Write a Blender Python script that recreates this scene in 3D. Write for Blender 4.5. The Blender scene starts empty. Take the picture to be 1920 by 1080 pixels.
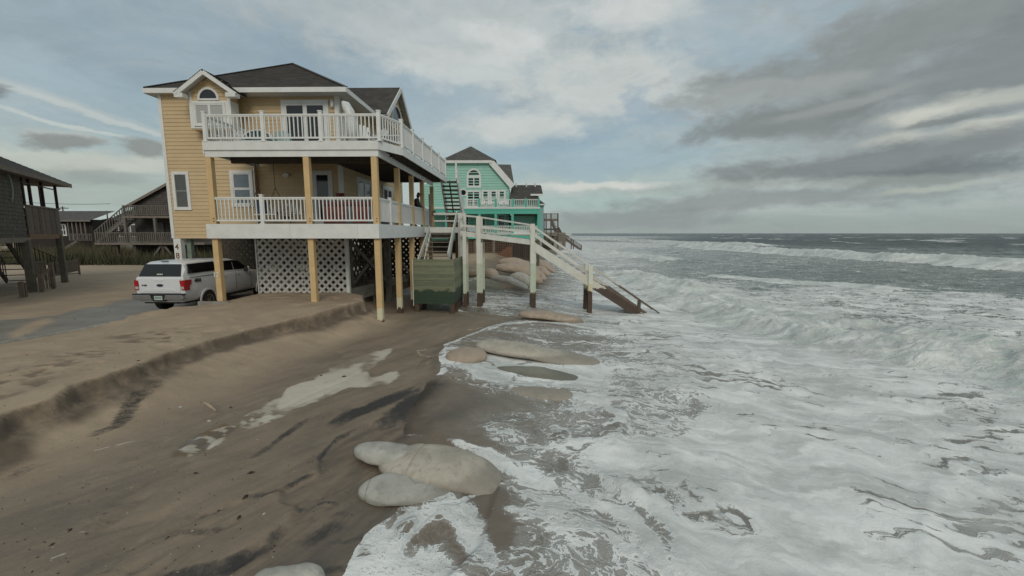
import bpy, bmesh, math, random
import numpy as np
from mathutils import Matrix, Vector
random.seed(7); rng = np.random.default_rng(7)
S = bpy.context.scene
# ------------------------------------------------------------------ camera
FPX = 800.0
PITCH = math.atan(103/FPX); YAW = math.atan(15/math.hypot(FPX, 103))
cd = bpy.data.cameras.new('camera'); cam = bpy.data.objects.new('camera', cd); S.collection.objects.link(cam)
cd.sensor_width = 36; cd.lens = 36*FPX/1920; cd.clip_end = 30000; cd.clip_start = 0.1
cam.location = (0, 0, 4.0); cam.rotation_euler = (math.pi/2-PITCH, 0, YAW)
S.camera = cam
S.render.resolution_x = 1024; S.render.resolution_y = 576
# measuring aid: from a pixel of the 1920x1080 photograph and one known coordinate to the point in the place
_Fh = np.array([-math.sin(YAW), math.cos(YAW), 0.]); _R = np.array([math.cos(YAW), math.sin(YAW), 0.])
_F = _Fh*math.cos(PITCH)+np.array([0, 0, -math.sin(PITCH)]); _U = np.cross(_R, _F)
def W(px, py, z=None, Y=None, X=None):
    r = _F*FPX+_R*(px-960)+_U*(540-py)
    t = (z-4)/r[2] if z is not None else (Y/r[1] if Y is not None else X/r[0])
    return np.array([0, 0, 4.])+t*r
# ------------------------------------------------------------------ node helper
class G:
    def __init__(s, nt): s.nt = nt
    def n(s, typ, ins=None, **pr):
        nd = s.nt.nodes.new(typ)
        for k, v in pr.items(): setattr(nd, k, v)
        for k, v in (ins or {}).items(): s.put(nd.inputs[k], v)
        return nd
    def put(s, sock, v):
        if v is None: return
        if isinstance(v, bpy.types.NodeSocket): s.nt.links.new(v, sock)
        else:
            if isinstance(v, (tuple, list)) and sock.type == 'RGBA' and len(v) == 3: v = (*v, 1)
            sock.default_value = v
    def m(s, op, a, b=None, c=None, clamp=False):
        nd = s.nt.nodes.new('ShaderNodeMath'); nd.operation = op; nd.use_clamp = clamp
        for i, v in enumerate((a, b, c)): s.put(nd.inputs[i], v)
        return nd.outputs[0]
    def v(s, op, a, b=None, out=0):
        nd = s.nt.nodes.new('ShaderNodeVectorMath'); nd.operation = op
        s.put(nd.inputs[0], a)
        if b is not None: s.put(nd.inputs[1], b)
        return nd.outputs[out]
    def mix(s, f, a, b, blend='MIX'):
        nd = s.nt.nodes.new('ShaderNodeMix'); nd.data_type = 'RGBA'; nd.blend_type = blend
        s.put(nd.inputs[0], f); s.put(nd.inputs[6], a); s.put(nd.inputs[7], b); return nd.outputs[2]
    def ss(s, x, a, b, lo=0., hi=1.):
        nd = s.nt.nodes.new('ShaderNodeMapRange'); nd.interpolation_type = 'SMOOTHSTEP'
        for i, v in enumerate((x, a, b, lo, hi)): s.put(nd.inputs[i], v)
        return nd.outputs[0]
    def noise(s, vec, scale=1., detail=4., rough=.55, dist=0., color=False):
        nd = s.n('ShaderNodeTexNoise', {'Vector': vec, 'Scale': scale, 'Detail': detail, 'Roughness': rough, 'Distortion': dist})
        return nd.outputs['Color' if color else 'Fac']
# ------------------------------------------------------------------ sky
SUN_AZ, SUN_EL = 168.0, 34.0        # degrees clockwise from +Y, elevation
world = bpy.data.worlds.new('World'); S.world = world; world.use_nodes = True
nt = world.node_tree; nt.nodes.clear(); g = G(nt)
sky = g.n('ShaderNodeTexSky', sky_type='NISHITA', sun_disc=False, sun_elevation=math.radians(SUN_EL), sun_rotation=math.radians(SUN_AZ), dust_density=2.0, air_density=1.0)
tc = g.n('ShaderNodeTexCoord').outputs['Generated']
d = g.v('NORMALIZE', tc)
sep = g.n('ShaderNodeSeparateXYZ', {0: d}); dx, dy, dz = sep.outputs
az = g.m('ARCTAN2', dx, dy); el = g.m('ARCSINE', dz)
def azel(px, py):
    r = _F*FPX+_R*(px-960)+_U*(540-py); r = r/np.linalg.norm(r)
    return math.atan2(r[0], r[1]), math.asin(r[2])
ae = g.n('ShaderNodeCombineXYZ', {0: az, 1: el, 2: 0.}).outputs[0]
# cloud layer coordinates: a flat deck overhead, seen in perspective
hz_ = g.m('ADD', g.m('MAXIMUM', dz, 0.0), 0.10)
cl = g.n('ShaderNodeCombineXYZ', {0: g.m('DIVIDE', dx, hz_), 1: g.m('DIVIDE', dy, hz_), 2: 0.}).outputs[0]
nA = g.noise(cl, .55, 7, .56, .5)
nB = g.noise(g.v('ADD', cl, (13., 7., 3.)), 1.5, 8, .6, .8)
aes = g.v('MULTIPLY', ae, (1., 2.3, 1.))
wob = g.noise(aes, 3.2, 7, .62, color=True)
wob2 = g.noise(aes, 13., 5, .6, color=True)
off = g.v('ADD', g.v('MULTIPLY', g.v('SUBTRACT', wob, (.5, .5, .5)), (.42, .15, 0.)), g.v('MULTIPLY', g.v('SUBTRACT', wob2, (.5, .5, .5)), (.10, .045, 0.)))
aew = g.v('ADD', ae, off)
aes_ = g.v('ADD', ae, g.v('MULTIPLY', off, (.34, .42, 0.)))
nE = g.m('ADD', g.m('MULTIPLY', g.noise(g.v('MULTIPLY', ae, (1., 2.1, 1.)), 6.5, 9, .60, .35), .75), g.m('MULTIPLY', g.noise(g.v('MULTIPLY', ae, (1., 1.7, 1.)), 26., 5, .6, .3), .25))
def blob(px, py, rx, ry, rot=0., soft=1.0, src=None):
    """soft mask round a direction; radii in photograph pixels, turned into angles"""
    a0, e0 = azel(px, py)
    a1, _ = azel(px+rx/2, py); a2, _ = azel(px-rx/2, py); _, e1 = azel(px, py-ry/2); _, e2 = azel(px, py+ry/2)
    sx, sy = abs(a1-a2), abs(e1-e2)
    q = g.v('SUBTRACT', src or (aes_ if ry < 45 else aew), (a0, e0, 0.))
    if rot:
        nd = g.n('ShaderNodeVectorRotate', {'Vector': q, 'Axis': (0, 0, 1), 'Angle': -math.radians(rot)}); q = nd.outputs[0]
    q = g.v('MULTIPLY', q, (1/sx, 1/sy, 0.))
    L = g.v('LENGTH', q, out=1)
    L = g.m('ADD', L, g.m('MULTIPLY', g.m('SUBTRACT', nE, .5), 2.6 if ry >= 14 else 1.7))
    soft = soft*.72
    return g.ss(L, 1.0+.55*soft, max(.05, 1.0-.75*soft), 0., 1.)
K = 10.0   # the background strength is 0.1
def C10(r, g_, b): # display rgb -> linear * K
    f = lambda c: ((c/255+.055)/1.055)**2.4 if c > 10 else c/255/12.92
    return (f(r)*K, f(g_)*K, f(b)*K)
# clear part: the physical sky, veiled by thin high cloud
base = g.mix(.80, g.v('MULTIPLY', sky.outputs[0], (.8, .8, .8)), C10(150, 170, 178))
base = g.mix(g.ss(el, .30, 0.02), base, C10(163, 178, 173))                       # towards the horizon
veil = g.ss(nA, .40, .66)
base = g.mix(g.m('MULTIPLY', veil, .60), base, C10(176, 183, 182))
fluff = g.ss(nB, .50, .72)
base = g.mix(g.m('MULTIPLY', fluff, .35), base, C10(190, 195, 194))
def lay(col, mask, k=1.): 
    global base
    base = g.mix(g.m('MULTIPLY', mask, k), base, C10(*col))
up = g.ss(el, .50, .95)
lay((132, 149, 160), blob(260, 90, 520, 150), .45)
lay((126, 145, 157), blob(620, 120, 130, 70, soft=1.2), .35)
lay((166, 174, 175), blob(760, 30, 340, 90), .6)
lay((180, 186, 186), blob(900, 50, 260, 90), .75)
lay((192, 197, 195), blob(900, 130, 130, 60), .75)
lay((205, 209, 206), blob(930, 60, 90, 22, -8, 1.1), .55)
lay((196, 200, 198), blob(1190, 20, 120, 30, soft=1.2), .8)
lay((189, 194, 191), blob(1160, 160, 180, 75), .85)
lay((134, 156, 172), blob(1190, 200, 40, 50, 40), .6)
lay((140, 162, 175), blob(1060, 265, 190, 22, 12), .75)
lay((146, 168, 178), blob(1100, 300, 230, 36), .7)
lay((194, 198, 194), blob(960, 240, 120, 28), .75)
lay((202, 203, 196), blob(1130, 349, 150, 6, soft=1.3), .8)
lay((160, 180, 175), blob(1100, 378, 150, 14), .8)
lay((158, 176, 184), blob(120, 160, 260, 60), .5)
lay((174, 183, 182), blob(140, 205, 260, 9, -13, 1.4), .6)
lay((184, 191, 188), blob(190, 225, 190, 5, -14, 1.3), .7)
lay((188, 194, 189), blob(120, 238, 150, 4, -13, 1.2), .7)
lay((186, 190, 180), blob(190, 305, 260, 18), .75)
lay((154, 163, 156), blob(150, 350, 380, 40), .6)
lay((176, 178, 172), blob(92, 257, 62, 16), .6)
lay((131, 136, 134), blob(92, 268, 62, 17, soft=.8), .9)
lay((134, 139, 136), blob(262, 283, 58, 16, soft=.8), .9)
lay((120, 125, 128), blob(8, 180, 30, 12), .8)
lay((140, 147, 145), blob(170, 325, 110, 12), .55)
# the great bank over the sea
lay((148, 155, 156), blob(1750, 160, 560, 190, 0, .9), .85)
lay((131, 137, 137), blob(1620, 92, 330, 58, 6, 1.1), .9)
lay((122, 129, 131), blob(1900, 130, 300, 90, 0, 1.2), .8)
lay((160, 166, 165), blob(1450, 165, 160, 22), .5)
lay((122, 128, 128), blob(1480, 222, 190, 36, 4), .85)
lay((124, 130, 130), blob(1380, 248, 110, 14, soft=1.2), .6)
lay((150, 156, 154), blob(1600, 190, 160, 12, 6, 1.2), .6)
lay((192, 196, 186), blob(1800, 200, 130, 17, 4, 1.2), .62)
lay((204, 205, 193), blob(1760, 216, 60, 14, 8, 1.3), .55)
lay((203, 204, 190), blob(1850, 240, 80, 14, 6, 1.3), .55)
lay((196, 198, 185), blob(1690, 258, 70, 12, 2, 1.3), .5)
lay((126, 132, 132), blob(1790, 226, 80, 6, 3), .8)
lay((122, 128, 129), blob(1640, 304, 420, 30, 3, 1.), .9)
lay((106, 114, 117), blob(1780, 318, 240, 17, 4, 1.1), .8)
lay((156, 163, 158), blob(1500, 346, 420, 10, 0), .5)
lay((130, 137, 137), blob(1450, 374, 350, 18, 0), .75)
lay((170, 176, 166), blob(1720, 350, 120, 7, 8, 1.2), .6)
lay((128, 135, 136), blob(1200, 410, 200, 20, 0), .7)
low = g.m('MULTIPLY', g.ss(el, .075, .0), g.ss(az, -.05, .15))
base = g.mix(g.m('MULTIPLY', low, .75), base, C10(138, 146, 144))
# elsewhere (behind and overhead) the broken overcast goes on
behind = g.ss(dy, .25, -.15)
oc = g.mix(g.ss(nA, .38, .62), C10(150, 160, 165), C10(190, 196, 197))
oc = g.mix(g.m('MULTIPLY', g.ss(nB, .45, .65), .5), oc, C10(135, 142, 145))
ocm = g.m('MAXIMUM', behind, up)
base = g.mix(g.m('MULTIPLY', ocm, .85), base, oc)
# fine cloud grain
gr = g.m('ADD', .84, g.m('MULTIPLY', g.noise(g.v('MULTIPLY', aew, (1., 2.4, 1.)), 8., 10, .64, .4), .32))
base = g.v('SCALE', base, None); nt.links.new(gr, base.node.inputs['Scale'])
ground_ = g.ss(dz, -.01, -.05)
base = g.mix(ground_, base, C10(105, 108, 104))
bg = g.n('ShaderNodeBackground', {'Color': base, 'Strength': .1})
nt.links.new(bg.outputs[0], g.n('ShaderNodeOutputWorld').inputs[0])
# ------------------------------------------------------------------ sun behind cloud
sd = bpy.data.lights.new('sun', 'SUN'); sd.energy = 1.05; sd.angle = math.radians(24); sd.color = (1, .92, .80)
sun = bpy.data.objects.new('sun', sd); S.collection.objects.link(sun)
_a, _e = math.radians(SUN_AZ), math.radians(SUN_EL)
sdir = Vector((math.sin(_a)*math.cos(_e), math.cos(_a)*math.cos(_e), math.sin(_e)))
sun.rotation_euler = sdir.to_track_quat('Z', 'Y').to_euler(); sun.location = sdir*100
vs = S.view_settings; vs.view_transform = 'Standard'; vs.look = 'None'; vs.exposure = 0.13; vs.gamma = 1; vs.use_curve_mapping = False
# ------------------------------------------------------------------ materials
def mat(name, col, rough=.7, var=.15, nscale=6., bump=.0, bscale=40., metal=0., spec=.5, stretch=(1, 1, 1), rand=.0, col2=None, coat=0., stain=0., stain_col=(.1, .08, .06), sscale=1.5):
    m = bpy.data.materials.new(name); m.use_nodes = True; nt = m.node_tree; nt.nodes.clear(); g = G(nt)
    pos = g.n('ShaderNodeNewGeometry').outputs['Position']
    p = g.v('MULTIPLY', pos, stretch)
    f = g.noise(p, nscale, 6, .6)
    c2 = col2 or tuple(c*(1-var*1.6) for c in col)
    c = g.mix(g.ss(f, .3, .7), col, c2)
    if rand:
        r = g.n('ShaderNodeObjectInfo').outputs['Random']
        k = g.m('ADD', 1-rand/2, g.m('MULTIPLY', r, rand))
        c = g.v('SCALE', c); nt.links.new(k, c.node.inputs['Scale'])
    if stain:
        s_ = g.ss(g.noise(g.v('MULTIPLY', pos, (1, 1, .35)), sscale, 7, .65), .62-.1*stain, .80)
        c = g.mix(g.m('MULTIPLY', s_, min(1., stain)), c, stain_col)
    b = g.n('ShaderNodeBsdfPrincipled', {'Base Color': c, 'Roughness': rough, 'Metallic': metal, 'Specular IOR Level': spec, 'Coat Weight': coat})
    if bump:
        bn = g.n('ShaderNodeBump', {'Strength': bump, 'Distance': .01, 'Height': g.noise(p, bscale, 5, .6)})
        nt.links.new(bn.outputs[0], b.inputs['Normal'])
    nt.links.new(b.outputs[0], g.n('ShaderNodeOutputMaterial').inputs[0])
    m['g'] = 1
    return m
# ------------------------------------------------------------------ object helpers
COL = S.collection
XF = Matrix.Identity(4)
def link(name, me, parent=None, m=None, M=None, kind=None):
    if M is None and me is not None: M = XF.copy()
    elif M is not None: M = XF @ M
    o = bpy.data.objects.new(name, me); COL.objects.link(o)
    if M is not None: o.matrix_world = M
    if parent is not None:
        o.parent = parent
        o.matrix_parent_inverse = WM[parent.name].inverted() if parent.name in WM else Matrix.Identity(4)
    WM[o.name] = o.matrix_basis.copy() if M is None else M.copy()
    if m is not None and me is not None and len(me.materials) == 0: me.materials.append(m)
    if kind: o['kind'] = kind
    return o
WM = {}
def thing(name, label, cat, loc=(0, 0, 0), group=None):
    o = link(name, None, M=Matrix.Translation(loc)); o['label'] = label; o['category'] = cat
    if group: o['group'] = group
    return o
def tag(o, label, cat, group=None):
    o['label'] = label; o['category'] = cat
    if group: o['group'] = group
    return o
CUBES = {}
_cv = [(x, y, z) for x in (-.5, .5) for y in (-.5, .5) for z in (-.5, .5)]
_cf = [(0, 1, 3, 2), (4, 6, 7, 5), (0, 4, 5, 1), (2, 3, 7, 6), (0, 2, 6, 4), (1, 5, 7, 3)]
def cube(m):
    if m.name not in CUBES:
        me = bpy.data.meshes.new('box_'+m.name); me.from_pydata(_cv, [], _cf); me.materials.append(m); CUBES[m.name] = me
    return CUBES[m.name]
def bx(name, par, m, x0, x1, y0, y1, z0, z1, kind=None):
    M = Matrix.Translation(((x0+x1)/2, (y0+y1)/2, (z0+z1)/2)) @ Matrix.Diagonal((abs(x1-x0), abs(y1-y0), abs(z1-z0), 1))
    return link(name, cube(m), par, M=M, kind=kind)
def frame_of(p0, p1, up=(0, 0, 1)):
    p0, p1 = Vector(p0), Vector(p1); x = (p1-p0); L = x.length; x.normalize(); u = Vector(up)
    if abs(x.dot(u)) > .99: u = Vector((0, 1, 0))
    y = u.cross(x).normalized(); z = x.cross(y)
    R = Matrix((x, y, z)).transposed().to_4x4()
    return R, L, (p0+p1)/2
def beam(name, par, m, p0, p1, w, h, up=(0, 0, 1), kind=None):
    """a bar from p0 to p1, w wide across, h deep"""
    R, L, c = frame_of(p0, p1, up)
    return link(name, cube(m), par, M=Matrix.Translation(c) @ R @ Matrix.Diagonal((L, w, h, 1)), kind=kind)
class MB:
    def __init__(s): s.v = []; s.f = []; s.mi = []
    def poly(s, vs, fs, mi=0):
        b = len(s.v); s.v += [tuple(v) for v in vs]; s.f += [tuple(b+i for i in f) for f in fs]; s.mi += [mi]*len(fs); return s
    def box(s, x0, x1, y0, y1, z0, z1, mi=0):
        return s.poly([((x0, x1)[x > 0], (y0, y1)[y > 0], (z0, z1)[z > 0]) for x, y, z in _cv], _cf, mi)
    def beam(s, p0, p1, w, h, up=(0, 0, 1), mi=0):
        R, L, c = frame_of(p0, p1, up); M = Matrix.Translation(c) @ R @ Matrix.Diagonal((L, w, h, 1))
        return s.poly([M @ Vector(v) for v in _cv], _cf, mi)
    def prism(s, pts, axis, a, b, mi=0):
        """pts: 2-D outline; axis 0/1/2 the extrusion axis, from a to b"""
        def P(p, t):
            q = list(p); q.insert(axis, t); return tuple(q)
        n = len(pts); vs = [P(p, a) for p in pts]+[P(p, b) for p in pts]
        fs = [tuple(range(n))[::-1], tuple(range(n, 2*n))]+[(i, (i+1) % n, n+(i+1) % n, n+i) for i in range(n)]
        return s.poly(vs, fs, mi)
    def tube(s, pts, r, n=8, mi=0):
        rs = r if isinstance(r, (list, tuple)) else [r]*len(pts); rings = []
        pts = [Vector(p) for p in pts]; vs = []
        for i, p in enumerate(pts):
            t = (pts[min(i+1, len(pts)-1)]-pts[max(i-1, 0)]).normalized()
            u = Vector((0, 0, 1)) if abs(t.z) < .9 else Vector((1, 0, 0))
            a = t.cross(u).normalized(); b = t.cross(a)
            for k in range(n):
                q = 2*math.pi*k/n; vs.append(p+(a*math.cos(q)+b*math.sin(q))*rs[i])
        fs = [(i*n+k, i*n+(k+1) % n, (i+1)*n+(k+1) % n, (i+1)*n+k) for i in range(len(pts)-1) for k in range(n)]
        fs += [tuple(range(n))[::-1], tuple((len(pts)-1)*n+k for k in range(n))]
        return s.poly(vs, fs, mi)
    def build(s, name, m, par=None, kind=None, smooth=False, bevel=0, M=None):
        me = bpy.data.meshes.new(name); me.from_pydata(s.v, [], s.f)
        bm = bmesh.new(); bm.from_mesh(me); bmesh.ops.recalc_face_normals(bm, faces=bm.faces)
        if bevel: bmesh.ops.bevel(bm, geom=bm.edges[:], offset=bevel, segments=2, affect='EDGES', profile=.6)
        bm.to_mesh(me); bm.free()
        if isinstance(m, (list, tuple)):
            for q in m: me.materials.append(q)
            if not bevel: me.polygons.foreach_set('material_index', s.mi)
        else: me.materials.append(m)
        if smooth: me.polygons.foreach_set('use_smooth', [True]*len(me.polygons))
        return link(name, me, par, M=M, kind=kind)
# ------------------------------------------------------------------ numpy noise
def _h(ix, iy, seed):
    n = (ix*374761393+iy*668265263+seed*1442695041) & 0xffffffff
    n = ((n ^ (n >> 13))*1274126177) & 0xffffffff
    return ((n ^ (n >> 16)) & 0xffff)/65535.
def vn(x, y, seed=0):
    ix = np.floor(x).astype(np.int64); iy = np.floor(y).astype(np.int64); fx = x-ix; fy = y-iy
    fx = fx*fx*(3-2*fx); fy = fy*fy*(3-2*fy)
    a = _h(ix, iy, seed); b = _h(ix+1, iy, seed); c = _h(ix, iy+1, seed); d = _h(ix+1, iy+1, seed)
    return (a*(1-fx)+b*fx)*(1-fy)+(c*(1-fx)+d*fx)*fy
def fbm(x, y, o=4, seed=0, gain=.5):
    r = 0; a = 1; t = 0
    for i in range(o):
        r = r+a*vn(x*2**i+17.3*i, y*2**i+9.1*i, seed+i); t += a; a *= gain
    return r/t
def sst(x, a, b):
    t = np.clip((x-a)/(b-a), 0, 1); return t*t*(3-2*t)
def pl_dist(x, y, pts):
    """distance to a polyline, arc parameter 0..1, side (+ on the left of its direction)"""
    D = np.full(x.shape, 1e9); T = np.zeros(x.shape); SG = np.ones(x.shape); n = len(pts)-1
    for i in range(n):
        ax, ay = pts[i][:2]; bx_, by_ = pts[i+1][:2]; ux, uy = bx_-ax, by_-ay; L = ux*ux+uy*uy+1e-12
        t = np.clip(((x-ax)*ux+(y-ay)*uy)/L, 0, 1); dx_ = x-ax-t*ux; dy_ = y-ay-t*uy; dd = np.hypot(dx_, dy_)
        k = dd < D; D = np.where(k, dd, D); T = np.where(k, (i+t)/n, T); SG = np.where(k, np.sign(ux*(y-ay)-uy*(x-ax)), SG)
    return D, T, SG
def poly_sd(x, y, pts):
    """signed distance to a closed polygon, + inside"""
    D, _, _ = pl_dist(x, y, list(pts)+[pts[0]]); ins = np.zeros(x.shape, bool); n = len(pts)
    for i in range(n):
        ax, ay = pts[i][:2]; bx_, by_ = pts[(i+1) % n][:2]
        c = ((ay > y) != (by_ > y)) & (x < (bx_-ax)*(y-ay)/(by_-ay+1e-12)+ax); ins ^= c
    return np.where(ins, D, -D)
def axis(lo, a, b, hi, step, gr):
    mid = list(np.arange(a, b, step)); up = [b]; s = step
    while up[-1] < hi: s *= gr; up.append(up[-1]+s)
    dn = [a]; s = step
    while dn[-1] > lo: s *= gr; dn.append(dn[-1]-s)
    return np.array(dn[:0:-1]+mid+up)
def grid_mesh(name, xs, ys, Z, m, attrs, keep=None, kind='structure'):
    ny, nx = Z.shape; X, Y = np.meshgrid(xs, ys)
    co = np.stack([X, Y, Z], -1).reshape(-1, 3).astype(np.float32)
    idx = np.arange(nx*ny).reshape(ny, nx)
    q = np.stack([idx[:-1, :-1], idx[:-1, 1:], idx[1:, 1:], idx[1:, :-1]], -1).reshape(-1, 4)
    if keep is not None:
        k = keep[:-1, :-1] | keep[:-1, 1:] | keep[1:, 1:] | keep[1:, :-1]; q = q[k.reshape(-1)]
        used = np.zeros(nx*ny, bool); used[q.reshape(-1)] = True; re = np.cumsum(used)-1
        co = co[used]; q = re[q]; attrs = {k_: v.reshape(-1)[used] for k_, v in attrs.items()}
    me = bpy.data.meshes.new(name); me.vertices.add(len(co)); me.vertices.foreach_set('co', co.reshape(-1))
    me.loops.add(q.size); me.loops.foreach_set('vertex_index', q.reshape(-1).astype(np.int32))
    me.polygons.add(len(q)); me.polygons.foreach_set('loop_start', np.arange(0, q.size, 4, dtype=np.int32))
    me.update(); me.polygons.foreach_set('use_smooth', np.ones(len(q), bool))
    for k_, v in attrs.items():
        a = me.attributes.new(k_, 'FLOAT', 'POINT'); a.data.foreach_set('value', v.reshape(-1).astype(np.float32))
    me.materials.append(m); me.validate()
    return link(name, me, kind=kind)
# ------------------------------------------------------------------ terrain
def prof(y, tab): return np.interp(y, [t[0] for t in tab], [t[1] for t in tab])
XS = [(2, -8.0), (5, -8.0), (6.2, -8.14), (7.7, -8.37), (9.7, -8.54), (11.9, -8.09), (13.5, -7.18), (15.2, -6.55), (16.5, -6.35), (17.8, -6.7), (18.7, -7.75), (20, -8.6), (25, -9.0), (33, -9.4), (42, -9.5), (47, -12), (60, -14), (4000, -60)]
XFT = [(2, -7.6), (5, -7.7), (6.0, -7.7), (7.4, -7.6), (10, -7.3), (12.6, -6.5), (14.8, -5.6), (16.5, -5.45), (17.8, -5.9), (18.7, -6.9), (20, -7.4), (25, -8.0), (33, -8.5), (42, -7), (47, -4), (60, -2), (4000, 60)]
XW = [(2, -3.2), (4.2, -2.05), (5.0, -1.95), (5.35, -1.75), (5.8, -1.7), (6.6, -2.3), (7.2, -2.25), (8.5, -2.35), (10.5, -2.35), (11.3, -2.2), (12.6, -2.45), (14, -2.55), (15, -2.1), (16.4, -1.45), (17.5, -.8), (18.6, .1), (19.2, .35), (19.7, -.2), (20.3, -1.6), (21, -3.0), (23, -4.2), (26, -5.0), (33, -4.6), (38, -3.0), (45, 0), (51, 2.2), (75, 6.5), (100, 10), (200, 22), (400, 45), (4000, 500)]
def terrain(x, y):
    jag = (fbm(x*0+3.1, y*1.1, 4, 5)-.5)*.55
    jag2 = (fbm(x*.8, y*2.4, 3, 8)-.5)*.12
    xs = prof(y, XS)+jag*.6+jag2; xf = prof(y, XFT)+jag*.8; xw = prof(y, XW)+(fbm(x*0, y*2.2, 3, 21)-.5)*.25*sst(-y, -40, -8)
    xs = xs-.20*np.abs(np.sin(y*2.6+.4))**3*sst(-y, -8.6, -7.4)+.05; xf = np.maximum(xf, xs+.22)
    # upper terrace
    T = 1.18+.05*(fbm(x*.5, y*.5, 4, 2)-.5)+.20*sst(x, -13.5, -10.5)*sst(y, 11, 15.5)*sst(-y, -24, -17.5)
    drv = [W(-300, 700, z=.85), W(0, 645, z=.85), W(200, 608, z=.9), (-13.2, 15.9), (-11.9, 16.15), (-11.9, 30)]
    dd, _, sg = pl_dist(x, y, drv)
    s = dd*sg                                                   # + on the driveway side (left)
    T = T-(T-.885)*sst(s, -2.6, -.15)*sst(-y, -15.2, -13.2)
    T = T*(1-sst(s, -.12, .05))+.80*sst(s, -.12, .05)
    T = np.where(s > .3, .80+.05*(fbm(x*.3, y*.3, 4, 3)-.5), T)
    T = T-.5*sst(-x, 60, 200)*0
    # near-left terrace sags a little to the camera
    T = T-.10*sst(-y, -9, -5)*(s < 0)
    # low beach
    t = (x-xf)/np.maximum(xw-xf, .5)
    L = .56-.30*np.clip(t, 0, 1)
    L = L+.05*np.sin(y*.9+x*.4)*sst(t, 0, .3)*sst(-t, -1, -.6)*.5
    L = L-np.clip(x-xw, 0, 200)*.06*sst(x-xw, 0, 1.2)
    L = np.where(y > 17.5, L-.16*sst(y, 17.5, 20)*sst(-y, -42, -28), L)
    L = np.maximum(L, -2.5)
    far = sst(y, 36, 50)
    L = L*(1-far)+far*np.where(x < prof(y, XW), .4+1.3*sst(prof(y, XW)-x, 0, 6), L)
    # scarp: steep crown, then a talus apron
    q = np.clip((x-xs)/(xf-xs), -1, 3)
    wq = (xf-xs); crown = sst((x-xs)/.16, 0, 1.0)
    cf = .52+.22*(fbm(x*0+2, y*.7, 3, 77)-.5); prof_ = 1-cf*crown-(1-cf)*sst(q, .15, 1.35)
    prof_ = np.where(q <= 0, 1, prof_)
    gul = (fbm(x*2.0, y*5, 3, 31)-.5)*.045*np.exp(-((q-.45)/.4)**2)
    H = L+(T-L)*prof_+gul*sst(-y, -40, -25)
    lip = (fbm(x*5, y*5, 3, 41)-.5)*.015*np.exp(-((q)/.2)**2)
    H = H+lip
    H = H+(fbm(x*3, y*3, 4, 51)-.5)*.035+(fbm(x*12, y*9, 3, 61)-.5)*.010*sst(-y, -30, -15)
    # shallow run-off channels on the beach
    ch = fbm((x*.9-y*.35)*1.0, (y*.5+x*.3)*.35, 4, 71)
    H = H-.05*np.exp(-((ch-.5)/.03)**2)*sst(t, .1, .4)*sst(-y, -18, -12)*sst(-t, -.95, -.7)
    # footprints and scuffs on the terrace
    fp = vn(x*2.6, y*2.6, 81)*vn(x*.5, y*.5, 83)
    H = H-.05*sst(fp, .44, .54)*(s < 0)*(q < 0)+.02*sst(fp, .36, .44)*(s < 0)*(q < 0)
    # scoured hollow round the near bags
    sc = [W(*p, z=.35) for p in [(760, 780), (690, 788), (630, 815), (600, 850), (597, 880), (560, 893), (524, 912), (528, 930), (556, 942), (545, 965), (505, 1000), (430, 1045), (330, 1075), (200, 1120), (700, 1200), (900, 1000), (950, 850)]]
    sdv = poly_sd(x, y, sc)+(fbm(x*3, y*3, 3, 91)-.5)*.12
    H = H-.085*sst(sdv, -.015, .06)
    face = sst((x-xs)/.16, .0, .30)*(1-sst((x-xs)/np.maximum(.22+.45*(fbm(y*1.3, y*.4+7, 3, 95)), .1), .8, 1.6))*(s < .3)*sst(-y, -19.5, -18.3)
    return H, dict(face=face, t=t, s=s, q=q, sc=sdv, xw=xw)
def zt(x, y): return float(terrain(np.array([float(x)]), np.array([float(y)]))[0][0])
gx = axis(-6000, -9.3, 1.2, 60, .042, 1.026); gy = axis(-60, 4.0, 19, 3500, .05, 1.022)
X, Y = np.meshgrid(gx, gy); H, A = terrain(X, Y)
def pix_pl(pts, z): return [W(*p, z=z) for p in pts]
def stroke(pts, z, w, amp=1., wn=.35, seed=0, ends=True):
    D_, T_, _ = pl_dist(X, Y, pix_pl(pts, z))
    nn = fbm(X*1.2, Y*2.4, 4, 100+seed)
    e = (np.clip(np.sin(np.pi*T_), 0, 1)**.4) if ends else 1
    return amp*e*sst(-D_, -w*(1+wn*3*(nn-.5)), -w*.25)
dark = np.zeros_like(X)
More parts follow.
